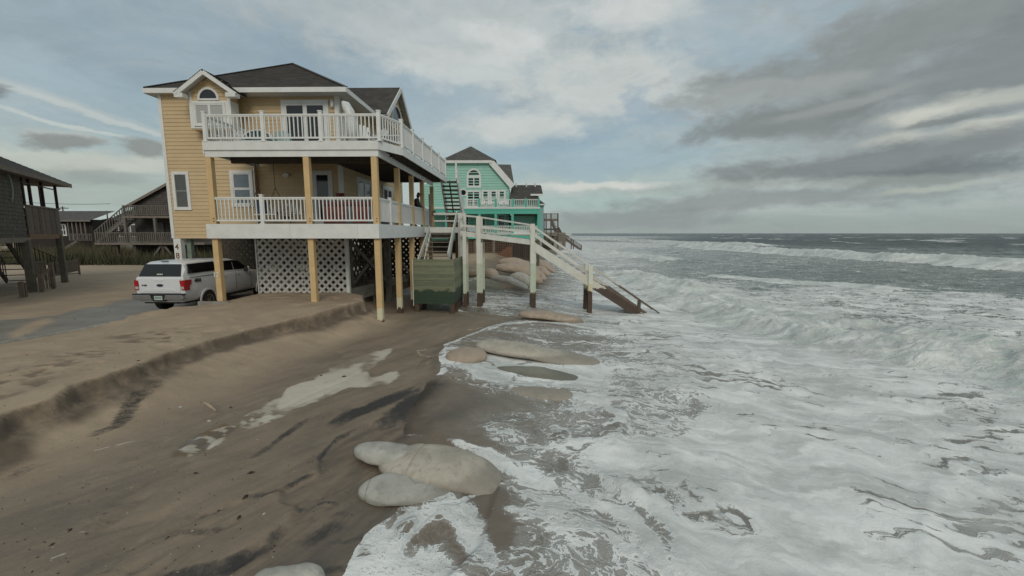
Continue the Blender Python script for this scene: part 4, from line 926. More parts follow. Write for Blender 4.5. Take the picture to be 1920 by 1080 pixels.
bx('cap', pbx, WHITEW, X0-.05, X0-.022, Y0-.045, Y0-.02, Z0-.1, Z1); 
PB = post_mat('pile_paint', (.40, .37, .25), .9, .72)
for x, y in ((X0+.12, Y0+.1), (X1-.12, Y0+.1), (X1-.1, Y0+1.0), (X1-.1, Y0+1.9), (X0+.12, Y0+1.6), (X1-.1, Y1-.1)): bx('pile', pbx, PB, x-.1, x+.1, y-.1, y+.1, -.4, Z0+.05)
# ------------------------------------------------------------------ walkway, landing, stairs
SRAIL = post_mat('sea_rail_paint', (.66, .66, .60), 2.3, 1.25, mid=(.50, .49, .43), low=(.075, .058, .045))
ws = thing('white_beach_stairs', 'white timber walkway and stairs stepping down from the deck into the surf', 'stairs', (0, 23, .2))
# landing
bx('decking', ws, GRW, -5.2, -3.05, 23.6, 31.2, 4.25, 4.31); bx('fascia', ws, WHITE, -5.24, -2.95, 23.55, 23.6, 4.02, 4.32); bx('header', ws, GRW, -4.98, -3.6, 23.62, 23.68, 3.70, 4.02)
bx('fascia', ws, WHITE, -3.07, -3.02, 24.9, 31.2, 4.02, 4.32)
bx('top_rail', ws, WHITEW, -4.72, -3.0, 23.55, 23.65, 4.98, 5.10); bx('mid_rail', ws, WHITEW, -4.72, -3.0, 23.58, 23.62, 4.62, 4.70)
bx('rail_post', ws, GRW, -4.98, -4.86, 23.55, 23.67, 4.32, 6.1)
for x, y in ((-4.8, 29.5), (-4.5, 30.5), (-3.5, 26.9)): bx('pile', ws, mat('brown_pile', (.25, .16, .09), .8), x-.1, x+.1, y-.1, y+.1, .0, 5.2 if y > 29 else 4.2)
# stair down to the enclosure (towards the viewer)
stairs(ws, (-4.25, 23.5, 4.1), (-4.25, 20.9, 2.0), 1.25, 9, GRW, WHITEW, sh=.26)
for x in (-4.95, -3.45):
    beam('hand_rail', ws, WHITEW, (x, 23.6, 5.05 if x > -4 else 4.3), (x, 20.45, 2.9 if x > -4 else 2.55), .05, .34 if x > -4 else .22)
for (x, y) in ((-3.30, 23.45), (-3.12, 22.9), (-3.02, 23.6)): bx('rail_post', ws, WHITEW, x-.07, x+.07, y-.06, y+.06, 2.6, 5.06)
for y in (22.2, 23.0): bx('pile', ws, POSTW, -2.98, -2.80, y, y+.18, -.2, 4.1)
# stair up to the upper deck (seen from below)
stairs(ws, (-4.3, 26.5, 7.2), (-4.50, 30.0, 4.35), 1.0, 13, DKW, WHITEW, sh=.24, mid=True, tw=.30, th=.085)
for x, x2 in ((-3.86, -3.90), (-4.80, -5.05)):
    beam('hand_rail', ws, WHITE, (x, 26.3, 8.22), (x2, 30.1, 5.35), .07, .06); beam('side_panel', ws, WHITE, (x+.03, 26.4, 7.55), (x2+.03, 30.1, 4.70), .05, .75) if x > -4 else None
    for k in range(5): q = Vector((x, 26.35, 7.15)).lerp(Vector((x2, 30.1, 4.3)), k/4); bx('rail_post', ws, WHITE, q.x-.05, q.x+.05, q.y-.05, q.y+.05, q.z, q.z+1.08)
# ramp and stairs to the sea: two frames
YF, YBk = 22.5, 23.75
A_ = (-2.17, 4.88); B_ = (.66, 4.46)
zb0, zb1 = 3.98, 3.52
for y in (YF, YBk):
    m_ = WHITEW
    beam('top_rail', ws, m_, (-3.1, y, 4.93), (A_[0], y, A_[1]-.03), .12, .05); beam('top_rail', ws, m_, (A_[0], y, A_[1]-.03), (B_[0], y, B_[1]-.04), .12, .05)
    beam('mid_rail', ws, m_, (-3.1, y+.03, 4.40), (B_[0], y+.03, 4.06), .04, .12)
    beam('rim_joist', ws, m_, (-3.1, y, 3.98), (B_[0]+.1, y, 3.50), .05, .27)
    beam('top_rail', ws, SRAIL, (B_[0], y, B_[1]-.08), (7.45, y, -.25), .13, .07)
    beam('mid_rail', ws, SRAIL, (B_[0]+.05, y+.03, 3.95), (6.9, y+.03, -.38), .04, .15)
    beam('stringer', ws, post_mat('stringer_paint', (.66, .66, .60), 1.9, 1.1, mid=(.60, .58, .50), low=(.046, .032, .023)), (B_[0]+.1, y, 3.28), (6.35, y, -.28), .06, .42)
    for x, zt_ in ((A_[0], A_[1]+.0), (B_[0], B_[1]+.02), (3.72, 2.30)):
        mm = POSTW if x < 3 else post_mat('sea_post_paint', (.66, .68, .58), 1.35, .95)
        bx('post', ws, mm, x-.11, x+.11, y-.12, y-.03 if y == YF else y+.10, -1.2, zt_); 
        bx('post', ws, mm, x+.01 if x < 3 else x-.13, x+.19 if x < 3 else x, y+.02 if y == YF else y+.12, y+.12 if y == YF else y+.2, -1.2, 3.5 if x < 3 else 1.7)
bx('rail_post', ws, DKW, 6.25, 6.42, YF-.04, YF+.05, -.4, .45)
n = 12
for i in range(n): q = (-3.1+(B_[0]+3.1)*(i+.5)/n); zz = 4.11+(3.63-4.11)*(i+.5)/n; bx('deck_board', ws, GRW, q-.15, q+.15, YF+.03, YBk-.03, zz-.02, zz+.02)
n = 17
for i in range(n):
    t = (i+.5)/n; x = B_[0]+.2+t*5.6; z = 3.40-t*3.55
    link('tread', cube(GRW), ws, M=Matrix.Translation((x, (YF+YBk)/2, z)) @ Matrix.Diagonal((.26, YBk-YF-.07, .04, 1)))
# ------------------------------------------------------------------ pickup truck
TX, TY, TZ = -14.10, 16.32, .80
XF = Matrix.Translation((TX, TY, TZ))
tr = thing('pickup_truck', 'white pickup truck with white topper parked beside the yellow post numbered 12', 'truck')
CAR = bpy.data.materials.new('white_car_paint'); CAR.use_nodes = True; nt = CAR.node_tree; nt.nodes.clear(); g = G(nt)
pos = g.n('ShaderNodeNewGeometry').outputs['Position']; zz = g.n('ShaderNodeSeparateXYZ', {0: pos}).outputs[2]
dirt = g.m('MULTIPLY', g.ss(g.m('ADD', zz, g.m('MULTIPLY', g.noise(pos, 5., 5, .7), .5)), 2.2, 1.3), .55)
b = g.n('ShaderNodeBsdfPrincipled', {'Base Color': g.mix(dirt, (.66, .68, .69), (.36, .32, .27)), 'Roughness': g.m('ADD', .22, g.m('MULTIPLY', dirt, .5)), 'Coat Weight': .4, 'Coat Roughness': .05})
nt.links.new(b.outputs[0], g.n('ShaderNodeOutputMaterial').inputs[0])
CGL = mat('tinted_car_glass', (.010, .011, .012), .06, .05, spec=.6)
CHR = mat('chrome', (.55, .55, .55), .18, .05, metal=1.)
RED = mat('red_lens', (.42, .012, .015), .15, .2, 30.)
TYRE = mat('tyre_rubber', (.022, .021, .020), .8, .2)
def loft(secs, name, m, par, bev=0., smooth=True, kind=None):
    mb = MB(); n = len(secs[0][1]); V = []
    for y, sc in secs: V += [(x, y, z) for x, z in sc]+[(-x, y, z) for x, z in sc[::-1]]
    N = 2*n; Fc = [(i*N+k, i*N+(k+1) % N, (i+1)*N+(k+1) % N, (i+1)*N+k) for i in range(len(secs)-1) for k in range(N)]
    Fc += [tuple(range(N)), tuple((len(secs)-1)*N+k for k in range(N))][::1]
    mb.poly(V, Fc); o = mb.build(name, m, par, smooth=False)
    if bev:
        md = o.modifiers.new('b', 'BEVEL'); md.width = bev; md.segments = 3; md.limit_method = 'ANGLE'; md.angle_limit = math.radians(28)
    if smooth:
        for p in o.data.polygons: p.use_smooth = True
        md = o.modifiers.new('w', 'WEIGHTED_NORMAL'); md.keep_sharp = True
    return o
def low(top, w=1., bot=.50): return [(.88*w, bot), (.955*w, bot+.12), (.985*w, .80), (1.0*w, 1.05), (.985*w, top-.14), (.955*w, top), (.0, top+.01)]
loft([(.02, low(1.46, .97)), (.10, low(1.47, .985)), (1.0, low(1.47)), (3.0, low(1.44)), (4.4, low(1.42)), (5.0, low(1.38, .995)), (5.6, low(1.30, .97)), (5.83, low(1.20, .92))], 'body', CAR, tr, .03)
def upp(top, w=1.): h_ = top-1.46; return [(.945*w, 1.44), (.935*w, 1.46+h_*.12), (.875*w, 1.46+h_*.62), (.80*w, 1.46+h_*.88), (.66*w, 1.46+h_*.98), (0, top)]
loft([(.05, upp(1.52)), (.28, upp(1.98, .985)), (.45, upp(2.08, .98)), (1.2, upp(2.12)), (1.93, upp(2.11))], 'topper', CAR, tr, .03)
loft([(1.97, upp(2.04, .985)), (2.1, upp(2.08, .985)), (3.0, upp(2.07, .985)), (3.45, upp(1.98, .975)), (4.0, upp(1.68, .95)), (4.38, upp(1.47, .93))], 'cab', CAR, tr, .03)
def panel(pts, name, m, par, off=.012):
    """a thin pane on a quad or polygon given in order, pushed out along its normal"""
    P_ = [Vector(p) for p in pts]; nrm = (P_[1]-P_[0]).cross(P_[2]-P_[0]).normalized(); c = sum(P_, Vector())/len(P_)
    if nrm.dot(c-Vector((0, 2.9, 1.2))) < 0: nrm = -nrm
    n = len(P_); V = [p+nrm*off for p in P_]+[p-nrm*.03 for p in P_]
    mb = MB(); mb.poly(V, [tuple(range(n)), tuple(range(n, 2*n))]+[(i, (i+1) % n, n+(i+1) % n, n+i) for i in range(n)]); return mb.build(name, m, par)
rg_ = panel([(-.84, .065, 1.50), (.84, .065, 1.50), (.72, .283, 1.97), (-.72, .283, 1.97)], 'rear_window', CGL, tr, .03)
mb = MB()
for k in range(9): mb.box(-.12+.027*k, -.10+.027*k, .055, .066, 1.575, 1.575+.03+.012*(k % 3))
mb.build('sticker', NUM, rg_)
for s in (1, -1):
    panel([(s*.925, .30, 1.60), (s*.925, 1.86, 1.60), (s*.83, 1.86, 1.99), (s*.83, .42, 1.97)], 'side_window', CGL, tr, .02)
    panel([(s*.915, 2.08, 1.56), (s*.915, 3.0, 1.54), (s*.83, 3.0, 1.97), (s*.83, 2.22, 1.97)], 'side_window', CGL, tr, .014)
    panel([(s*.915, 3.05, 1.54), (s*.90, 4.05, 1.52), (s*.83, 3.50, 1.92), (s*.83, 3.05, 1.97)], 'side_window', CGL, tr, .014)
    # lamps, flares, wheels, mirror, handles
    mb = MB(); mb.prism([(.98, 1.36), (.80 if s > 0 else .86, 1.36), (.83, 1.18), (.86, .98), (.98, .98)], 1, -.012, .05); mb.v = [(s*x, y, z) for x, y, z in mb.v]
    mb.prism([(-.0, .97), (.24, .97), (.25, 1.12), (.34, 1.22), (.36, 1.37), (-.0, 1.37)], 0, s*.93, s*1.006)
    mb.build('tail_light', RED, tr)
    mb = MB(); mb.box(s*.84, s*.965, -.02, -.005, 1.02, 1.12); mb.build('reverse_light', BLIND, tr)
    for wy in (1.22, 4.93):
        N = 20; V = []; Fc = []
        for k in range(N+1):
            a = math.pi*(-.06+1.12*k/N); c_, s2 = math.cos(a), math.sin(a)
            for r, xo in ((.50, 1.000), (.50, 1.035), (.43, 1.035), (.43, .95)): V.append((s*xo, wy+r*c_, .42+r*s2))
        for k in range(N):
            for j in range(4): Fc.append((4*k+j, 4*k+(j+1) % 4, 4*k+4+(j+1) % 4, 4*k+4+j))
        mb = MB(); mb.poly(V, Fc); mb.build('wheel_flare', CAR, tr)
        mb = MB(); mb.prism([(wy+.44*math.cos(a_), max(.42+.44*math.sin(a_), .38)) for a_ in [math.pi*(-.05+1.1*k/16) for k in range(17)]], 0, s*.90, s*1.004); mb.build('wheel_well', BLACK, tr)
        wh = MB()
        prof_w = [(.40, .0), (.41, .04), (.40, .10), (.385, .12), (.26, .13), (.25, .08)]
        V = []; Fc = []; N = 28
        for k in range(N):
            a = 2*math.pi*k/N
            for r, xo in prof_w+[(.25, -.13), (.40, -.13)]: V.append((s*(.90+xo), wy+r*math.cos(a), .405+r*math.sin(a)))
        q = len(prof_w)+2
        for k in range(N):
            for j in range(q): Fc.append((q*k+j, q*k+(j+1) % q, q*((k+1) % N)+(j+1) % q, q*((k+1) % N)+j))
        wh.poly(V, Fc); w_o = wh.build('wheel', TYRE, tr, smooth=True)
        rm = MB(); V = []; Fc = []
        for k in range(N):
            a = 2*math.pi*k/N
            for r, xo in ((.262, .125), (.235, .115), (.23, .03), (.262, .03)): V.append((s*(.90+xo), wy+r*math.cos(a), .405+r*math.sin(a)))
        for k in range(N):
            for j in range(4): Fc.append((4*k+j, 4*k+(j+1) % 4, 4*((k+1) % N)+(j+1) % 4, 4*((k+1) % N)+j))
        rm.poly(V, Fc)
        for k in range(12):
            a = 2*math.pi*(k+(.18 if k % 2 else -.18))/12; rm.beam((s*1.00, wy+.05*math.cos(a), .405+.05*math.sin(a)), (s*1.005, wy+.245*math.cos(a), .405+.245*math.sin(a)), .022, .028, up=(s, 0, 0))
        rm.tube([(s*.99, wy, .405), (s*1.02, wy, .405)], .06, 12); rm.build('rim', CHR, w_o)
        mb = MB(); mb.tube([(s*.93, wy, .405), (s*.935, wy, .405)], .24, 20); mb.build('brake_disc', DARKM, w_o)
    mb = MB(); mb.box(s*1.0, s*1.16, 3.62, 3.70, 1.40, 1.60); mb.build('mirror', BLACK, tr, bevel=.02)
    mb = MB(); mb.tube([(s*1.005, 2.16, 1.30), (s*1.035, 2.2, 1.305), (s*1.035, 2.32, 1.305), (s*1.005, 2.36, 1.30)], .014, 6); mb.build('door_handle', CHR, tr)
    mb = MB(); mb.tube([(s*1.005, 3.12, 1.30), (s*1.035, 3.16, 1.305), (s*1.035, 3.28, 1.305), (s*1.005, 3.32, 1.30)], .014, 6); mb.build('door_handle', CHR, tr)
    mb = MB(); mb.box(s*.90, s*1.03, 1.95, 4.3, .42, .46); mb.build('side_step', DARKM, tr, bevel=.012)
    for y in (2.02, 3.03, 4.12): mb = MB(); mb.box(s*.995, s*1.0035, y, y+.008, .62, 1.40); mb.build('door_gap', BLACK, tr)
    mb = MB(); mb.beam((s*.972, .32, 1.455), (s*.972, 1.95, 1.452), .02, .014); mb.build('topper_seal', BLACK, tr)
text(tr, '4X4', .20, Matrix.Translation((1.013, .68, 1.30)) @ RE, BLACK, name='badge', bold=.010)
# tail
mb = MB(); mb.prism([(-.80, .86), (.80, .86), (.84, 1.44), (-.84, 1.44)], 1, -.004, .05); tg = mb.build('tailgate', CAR, tr, bevel=.012)
mb = MB(); mb.prism([(-.66, .92), (-.52, 1.05), (.52, 1.05), (.66, .92)], 1, -.016, .02); mb.build('tailgate_ridge', CAR, tg, bevel=.008)
mb = MB(); mb.box(-.20, .20, -.016, .02, 1.34, 1.40); mb.build('handle', CAR, tg, bevel=.01)
mb = MB(); mb.prism([(.02+.13*math.cos(t*math.pi/8), 1.17+.055*math.sin(t*math.pi/8)) for t in range(16)], 1, -.022, .0); mb.build('oval_badge', mat('dark_blue_badge', (.02, .03, .06), .2), tg)
text(tg, 'F-150', .085, Matrix.Translation((-.60, -.016, 1.165)) @ RS, BLACK, name='badge', bold=.004)
mb = MB(); mb.prism([(-1.0, .66), (-.97, .80), (-.30, .80), (-.25, .62), (-.9, .60)], 1, -.16, -.01); mb.prism([(1.0, .66), (.97, .80), (.30, .80), (.25, .62), (.9, .60)], 1, -.16, -.01); mb.build('bumper', CHR, tr, bevel=.015)
mb = MB(); mb.box(-.99, .99, -.165, .02, .80, .845); mb.prism([(-.32, .80), (.32, .80), (.22, .55), (-.22, .55)], 1, -.12, .0); bp_ = mb.build('bumper_step', BLACK, tr)
mb = MB(); mb.box(-.16, .16, -.132, -.122, .61, .77); pl = mb.build('licence_plate', mat('plate_white', (.50, .56, .52), .4), tr)
for k in range(3): mb = MB(); mb.box(-.12+.085*k, -.055+.085*k, -.136, -.132, .655, .72); mb.build('plate_digit', mat('plate_green', (.12, .26, .20), .4), pl)
mb = MB(); mb.tube([(-.3, .3, .50), (.5, .3, .48)], .09, 10); mb.build('rear_axle_housing', BLACK, tr)
mb = MB(); mb.box(-.85, .85, .2, 5.6, .42, .52); mb.build('chassis', BLACK, tr)
mb = MB(); mb.box(-.14, .14, .33, .39, 2.075, 2.105); mb.build('third_brake_light', BLACK, tr, bevel=.01)
XF = Matrix.Identity(4)
# ------------------------------------------------------------------ furniture and people on the decks
def slat_chair(p, rot, m, label, cat, group=None, sc=1., name='deck_chair'):
    global XF
    XF = Matrix.Translation(p) @ Matrix.Rotation(rot, 4, 'Z') @ Matrix.Scale(sc, 4)
    c = thing(name, label, cat, group=group)
    mb = MB(); 
    for k in range(5): mb.box(-.27, .27, -.26+.11*k, -.17+.11*k, .40-.02*k, .425-.02*k)
    mb.build('seat', m, c)
    for k in range(5):
        x = -.22+.11*k; hgt_ = .92+.10*math.cos((k-2)*.7); beam('back_slat', c, m, (x, .24, .32), (x*1.15, .46, hgt_), .09, .02, up=(0, -1, 0))
    for s in (-1, 1):
        bx('leg', c, m, s*.30-.02, s*.30+.02, -.28, -.22, 0, .60); bx('leg', c, m, s*.30-.02, s*.30+.02, .28, .34, 0, .60); bx('arm_rest', c, m, s*.32-.06, s*.32+.06, -.34, .36, .60, .625)
    XF = Matrix.Identity(4); return c
TEALC = mat('pale_teal_plastic', (.20, .34, .35), .5); WPL = mat('white_plastic', (.68, .70, .68), .45)
def fan_chair(x, y, z):
    global XF
    XF = Matrix.Translation((x, y, z)); 
    c = thing('round_back_chair', 'wide round backed teal and white deck chair beside the bay window', 'chair')
    mb = MB(); N = 14; V = []
    for k in range(N+1):
        a = math.pi*k/N
        for r, yy in ((.72, 0), (.66, 0), (.66, .05), (.72, .05)): V.append((r*math.cos(a), yy, .42+r*.72*math.sin(a)))
    mb.poly(V, [(4*k+j, 4*k+(j+1) % 4, 4*k+4+(j+1) % 4, 4*k+4+j) for k in range(N) for j in range(4)]); mb.box(-.72, .72, 0, .05, .38, .43); mb.build('back_frame', WPL, c)
    mb = MB(); mb.prism([(.64*math.cos(math.pi*k/N), .43+.64*.72*math.sin(math.pi*k/N)) for k in range(N+1)], 1, .02, .03); mb.build('back_panel', mat('dark_teal_weave', (.03, .06, .065), .8, .3, 20.), c)
    for k in range(7): a = math.pi*(k+.5)/7; beam('spoke', c, TEALC, (0, .0, .43), (.66*math.cos(a), .0, .42+.66*.72*math.sin(a)), .02, .035, up=(0, -1, 0))
    bx('seat', c, WPL, -.6, .6, -.6, .02, .30, .38)
    for sx in (-.55, .55):
        for sy in (-.55, 0): bx('leg', c, WPL, sx-.025, sx+.025, sy-.025, sy+.025, 0, .3)
    XF = Matrix.Identity(4)
p = W(482, 255, Y=18.2); fan_chair(float(p[0]), 18.2, ZU)
slat_chair((float(W(531, 260, Y=18.4)[0]), 18.4, ZU), .5, TEALC, 'pale teal slatted chair between the round chair and the sliding door', 'chair')
slat_chair((float(W(440, 260, Y=18.2)[0]), 18.0, ZU), -.4, WPL, 'white slatted chair at the left end of the upper deck', 'chair')
slat_chair((float(W(676, 265, Y=18.0)[0]), 18.0, ZU), .3, WPL, 'white slatted chair just right of the covered umbrella', 'chair', sc=1.15)
slat_chair((float(W(700, 265, Y=18.8)[0]), 18.8, ZU), -.7, WPL, 'white slatted chair behind the upper deck corner post', 'chair', sc=1.15)
tb = thing('deck_table', 'white rectangular table behind the angled corner rail of the upper deck', 'table', (-5.4, 19.0, ZU))
bx('table_top', tb, WPL, -5.9, -5.0, 18.5, 19.6, ZU+.72, ZU+.76)
for x in (-5.85, -5.1):
    for y in (18.55, 19.5): bx('leg', tb, WPL, x, x+.06, y, y+.06, ZU, ZU+.72)
mb = MB(); ux, uy = float(W(655, 230, Y=17.6)[0]), 17.6
mb.tube([(ux+.12, uy, ZU), (ux+.10, uy, ZU+.9), (ux+.02, uy, ZU+1.45), (ux-.12, uy, ZU+1.72), (ux-.24, uy, ZU+1.84)], [.20, .21, .20, .17, .05], 14)
tag(mb.build('covered_umbrella', WPL, None, smooth=True), 'white rounded cover bent over a furled umbrella by the upper corner', 'umbrella')
# hot tub, swing
ht = thing('hot_tub', 'red and grey panelled hot tub with dark red lid behind the lower railing', 'hot tub', (-6.95, 17.8, ZF))
RDP = mat('red_brown_panel', (.20, .050, .035), .55, .15); GYP = mat('grey_panel', (.12, .125, .13), .5, .1); LID = mat('dark_red_lid', (.11, .028, .030), .5, .15)
hx0, hx1 = float(W(606, 400, Y=17.0)[0]), float(W(703, 400, Y=17.0)[0])
xs_ = np.linspace(hx0, hx1, 8)
for i in range(7): bx('side_panel', ht, GYP if i in (3, 6) else RDP, xs_[i]+.005, xs_[i+1]-.005, 16.98, 17.02, ZF+.05, ZF+.72)
mb = MB(); mb.box(hx0, hx1, 17.02, 18.6, ZF+.02, ZF+.72); mb.build('tub', GYP, ht); mb = MB(); mb.box(hx0-.04, hx1+.04, 16.94, 18.64, ZF+.73, ZF+.90); mb.build('lid', LID, ht, bevel=.02)
sw_ = thing('porch_swing', 'white porch swing hung on ropes behind the lower railing', 'swing', (-10.0, 18.6, ZF))
s0, s1 = float(W(484, 380, Y=18.4)[0]), float(W(517, 380, Y=18.4)[0])
ROPE = mat('rope', (.10, .075, .045), .9)
for k, x in enumerate((s0, s1)):
    mb = MB(); mb.tube([(x, 18.4, 7.0), (x+.02, 18.4, 5.9)], .012, 6); mb.tube([(x+.02, 18.4, 5.9), (x-.38, 18.3, 4.95)], .012, 6); mb.tube([(x+.02, 18.4, 5.9), (x+.35, 18.7, 4.95)], .012, 6); mb.build('rope', ROPE, sw_)
bx('seat', sw_, WPL, s0-.15, s1+.9, 18.2, 18.7, ZF+.42, ZF+.47)
for k in range(10): x = s0-.1+k*(s1-s0+.95)/9; beam('back_slat', sw_, WPL, (x, 18.7, ZF+.45), (x, 18.85, ZF+.95), .05, .02, up=(0, -1, 0))
bx('cushion', sw_, mat('blue_cushion', (.03, .07, .16), .8), s0-.1, s0+.28, 18.35, 18.6, ZF+.5, ZF+1.0)
ch_ = slat_chair((s0+1.5, 17.8, ZF), .8, GRW, 'low grey chair on the lower deck right of the porch swing', 'chair', sc=.85)
# person leaning on the lower rail
def skin(name, par, nodes, edges, m, sub=2):
    me = bpy.data.meshes.new(name); me.from_pydata([n_[0] for n_ in nodes], edges, []); me.materials.append(m)
    o = link(name, me, par); o.modifiers.new('s', 'SKIN'); 
    sv = me.skin_vertices[0].data if me.skin_vertices else None
    if sv is None:
        bpy.context.view_layer.objects.active = o
        bm = bmesh.new(); bm.from_mesh(me); bm.verts.layers.skin.verify(); bm.to_mesh(me); bm.free(); sv = me.skin_vertices[0].data
    for i, n_ in enumerate(nodes):
        r = n_[1]; sv[i].radius = r if isinstance(r, tuple) else (r, r)
    sv[0].use_root = True
    md = o.modifiers.new('u', 'SUBSURF'); md.levels = sub; md.render_levels = sub
    for p_ in me.polygons: p_.use_smooth = True
    return o
XF = Matrix.Translation((-5.66, 23.35, ZF)) @ Matrix.Rotation(math.radians(0), 4, 'Z')
SKN = mat('skin', (.42, .24, .17), .6); JKT = mat('charcoal_jacket', (.035, .037, .042), .8, .25, 12., bump=.3); TRS = mat('dark_trousers', (.03, .03, .035), .85)
ZP = 1.0
body = [((0, 0, .96), (.13, .15)), ((.03, 0, 1.16), (.12, .15)), ((.08, 0, 1.38), (.12, .17)), ((.13, 0, 1.50), (.06, .07)), ((.17, 0, 1.58), (.055, .055)), ((.21, 0, 1.66), (.085, .075)), ((.22, 0, 1.76), (.08, .07)),
        ((.10, -.19, 1.42), .06), ((.16, -.24, 1.16), .045), ((.38, -.18, 1.03), .035), ((.45, -.16, 1.02), .032), ((.10, .19, 1.42), .06), ((.16, .24, 1.16), .045), ((.38, .16, 1.03), .035), ((.45, .14, 1.02), .032),
        ((0, -.10, .88), .09), ((.02, -.11, .48), .06), ((-.02, -.11, .08), .045), ((.12, -.12, .04), .04), ((0, .10, .88), .09), ((-.06, .11, .48), .06), ((-.12, .11, .08), .045), ((.02, .12, .04), .04)]
edges = [(0, 1), (1, 2), (2, 3), (3, 4), (4, 5), (5, 6), (2, 7), (7, 8), (8, 9), (9, 10), (2, 11), (11, 12), (12, 13), (13, 14), (0, 15), (15, 16), (16, 17), (17, 18), (0, 19), (19, 20), (20, 21), (21, 22)]
pr = link('person', None, M=Matrix.Identity(4)); tag(pr, 'person in dark hooded jacket and cap leaning on the lower deck rail', 'person')
skin('body', pr, body, edges, SKN)
idx = [0, 1, 2, 3, 7, 8, 9, 11, 12, 13]; mp = {a: i for i, a in enumerate(idx)}
def up_(r, k=1.22, a=.02): return tuple(q*k+a for q in r) if isinstance(r, tuple) else r*k+a
skin('jacket', pr, [(body[i][0], up_(body[i][1])) for i in idx], [(mp[a], mp[b_]) for a, b_ in edges if a in mp and b_ in mp], JKT)
idx = [0, 15, 16, 17, 19, 20, 21]; mp = {a: i for i, a in enumerate(idx)}
skin('trousers', pr, [(body[i][0], up_(body[i][1], 1.12, .012)) for i in idx], [(mp[a], mp[b_]) for a, b_ in edges if a in mp and b_ in mp], TRS)
skin('hood', pr, [((.13, 0, 1.55), (.11, .10)), ((.17, 0, 1.66), (.095, .10)), ((.19, 0, 1.78), (.095, .09)), ((.20, 0, 1.84), (.05, .05))], [(0, 1), (1, 2), (2, 3)], JKT)
mb = MB(); mb.prism([(.27, -.07), (.40, -.05), (.42, 0), (.40, .05), (.27, .07)], 2, 1.735, 1.75); mb.build('cap_brim', mat('black_cap', (.02, .02, .02), .7), pr)
for s in (-1, 1):
    for k in range(4): mb = MB(); y_ = s*(.13+.022*k); mb.tube([(.45, y_, 1.02), (.50, y_, 1.025), (.53, y_, 1.00), (.535, y_, .97)], [.011, .010, .009, .007], 6); mb.build('finger', SKN, pr, smooth=True)
    mb = MB(); mb.tube([(.42, s*.12, 1.02), (.46, s*.095, 1.01), (.49, s*.09, .99)], [.013, .011, .009], 6); mb.build('thumb', SKN, pr, smooth=True)
mb = MB(); mb.tube([(.295, 0, 1.70), (.325, 0, 1.665), (.30, 0, 1.65)], [.012, .016, .012], 6); mb.build('nose', SKN, pr, smooth=True)
XF = Matrix.Identity(4)
# ------------------------------------------------------------------ sandbags
def bag_mat(name, c1, c2, wet_z):
    m = bpy.data.materials.new(name); m.use_nodes = True; nt = m.node_tree; nt.nodes.clear(); g = G(nt)
    pos = g.n('ShaderNodeNewGeometry').outputs['Position']; z = g.n('ShaderNodeSeparateXYZ', {0: pos}).outputs[2]
    f = g.noise(pos, 2.2, 8, .66, .5); f2 = g.noise(pos, 9., 5, .7); f3 = g.noise(pos, 90., 2, .6)
    c = g.mix(g.ss(f, .35, .65), c1, c2); c = g.mix(g.ss(f2, .52, .72, 0, .5), c, tuple(k*.7 for k in c2)); c = g.mix(g.m('MULTIPLY', f3, .25), c, tuple(k*.6 for k in c1))
    sk = g.ss(g.noise(pos, 46., 2, .6), .60, .68); c = g.mix(g.m('MULTIPLY', sk, g.ss(f, .55, .66, 0, .8)), c, (.12, .10, .08))
    k = g.ss(g.m('ADD', z, g.m('MULTIPLY', g.m('SUBTRACT', f2, .5), .12)), wet_z+.05, wet_z-.03, 0, .55); c = g.mix(k, c, tuple(q*.45 for q in c2)); wr_ = g.ss(g.noise(g.v('MULTIPLY', pos, (1., 1., .4)), 4.5, 7, .7, 1.2), .54, .62, 0, .35); c = g.mix(wr_, c, (.22, .19, .145))
    b = g.n('ShaderNodeBsdfPrincipled', {'Base Color': c, 'Roughness': g.m('SUBTRACT', .72, g.m('MULTIPLY', g.ss(f, .4, .7), .25))})
    bn = g.n('ShaderNodeBump', {'Strength': .6, 'Distance': .02, 'Height': g.m('ADD', g.m('ADD', g.m('MULTIPLY', f2, 1.0), g.m('MULTIPLY', f, 1.6)), g.m('MULTIPLY', f3, .2))}); nt.links.new(bn.outputs[0], b.inputs['Normal'])
    nt.links.new(b.outputs[0], g.n('ShaderNodeOutputMaterial').inputs[0]); return m
BAGM = bag_mat('sandbag_cloth', (.52, .475, .39), (.40, .36, .29), .30); BAGP = bag_mat('sandbag_cloth_pinkish', (.43, .345, .265), (.35, .285, .215), .22); BAGG = bag_mat('sandbag_cloth_pale', (.50, .485, .43), (.38, .37, .32), .26)
SEAM = mat('seam_thread', (.27, .245, .20), .8)
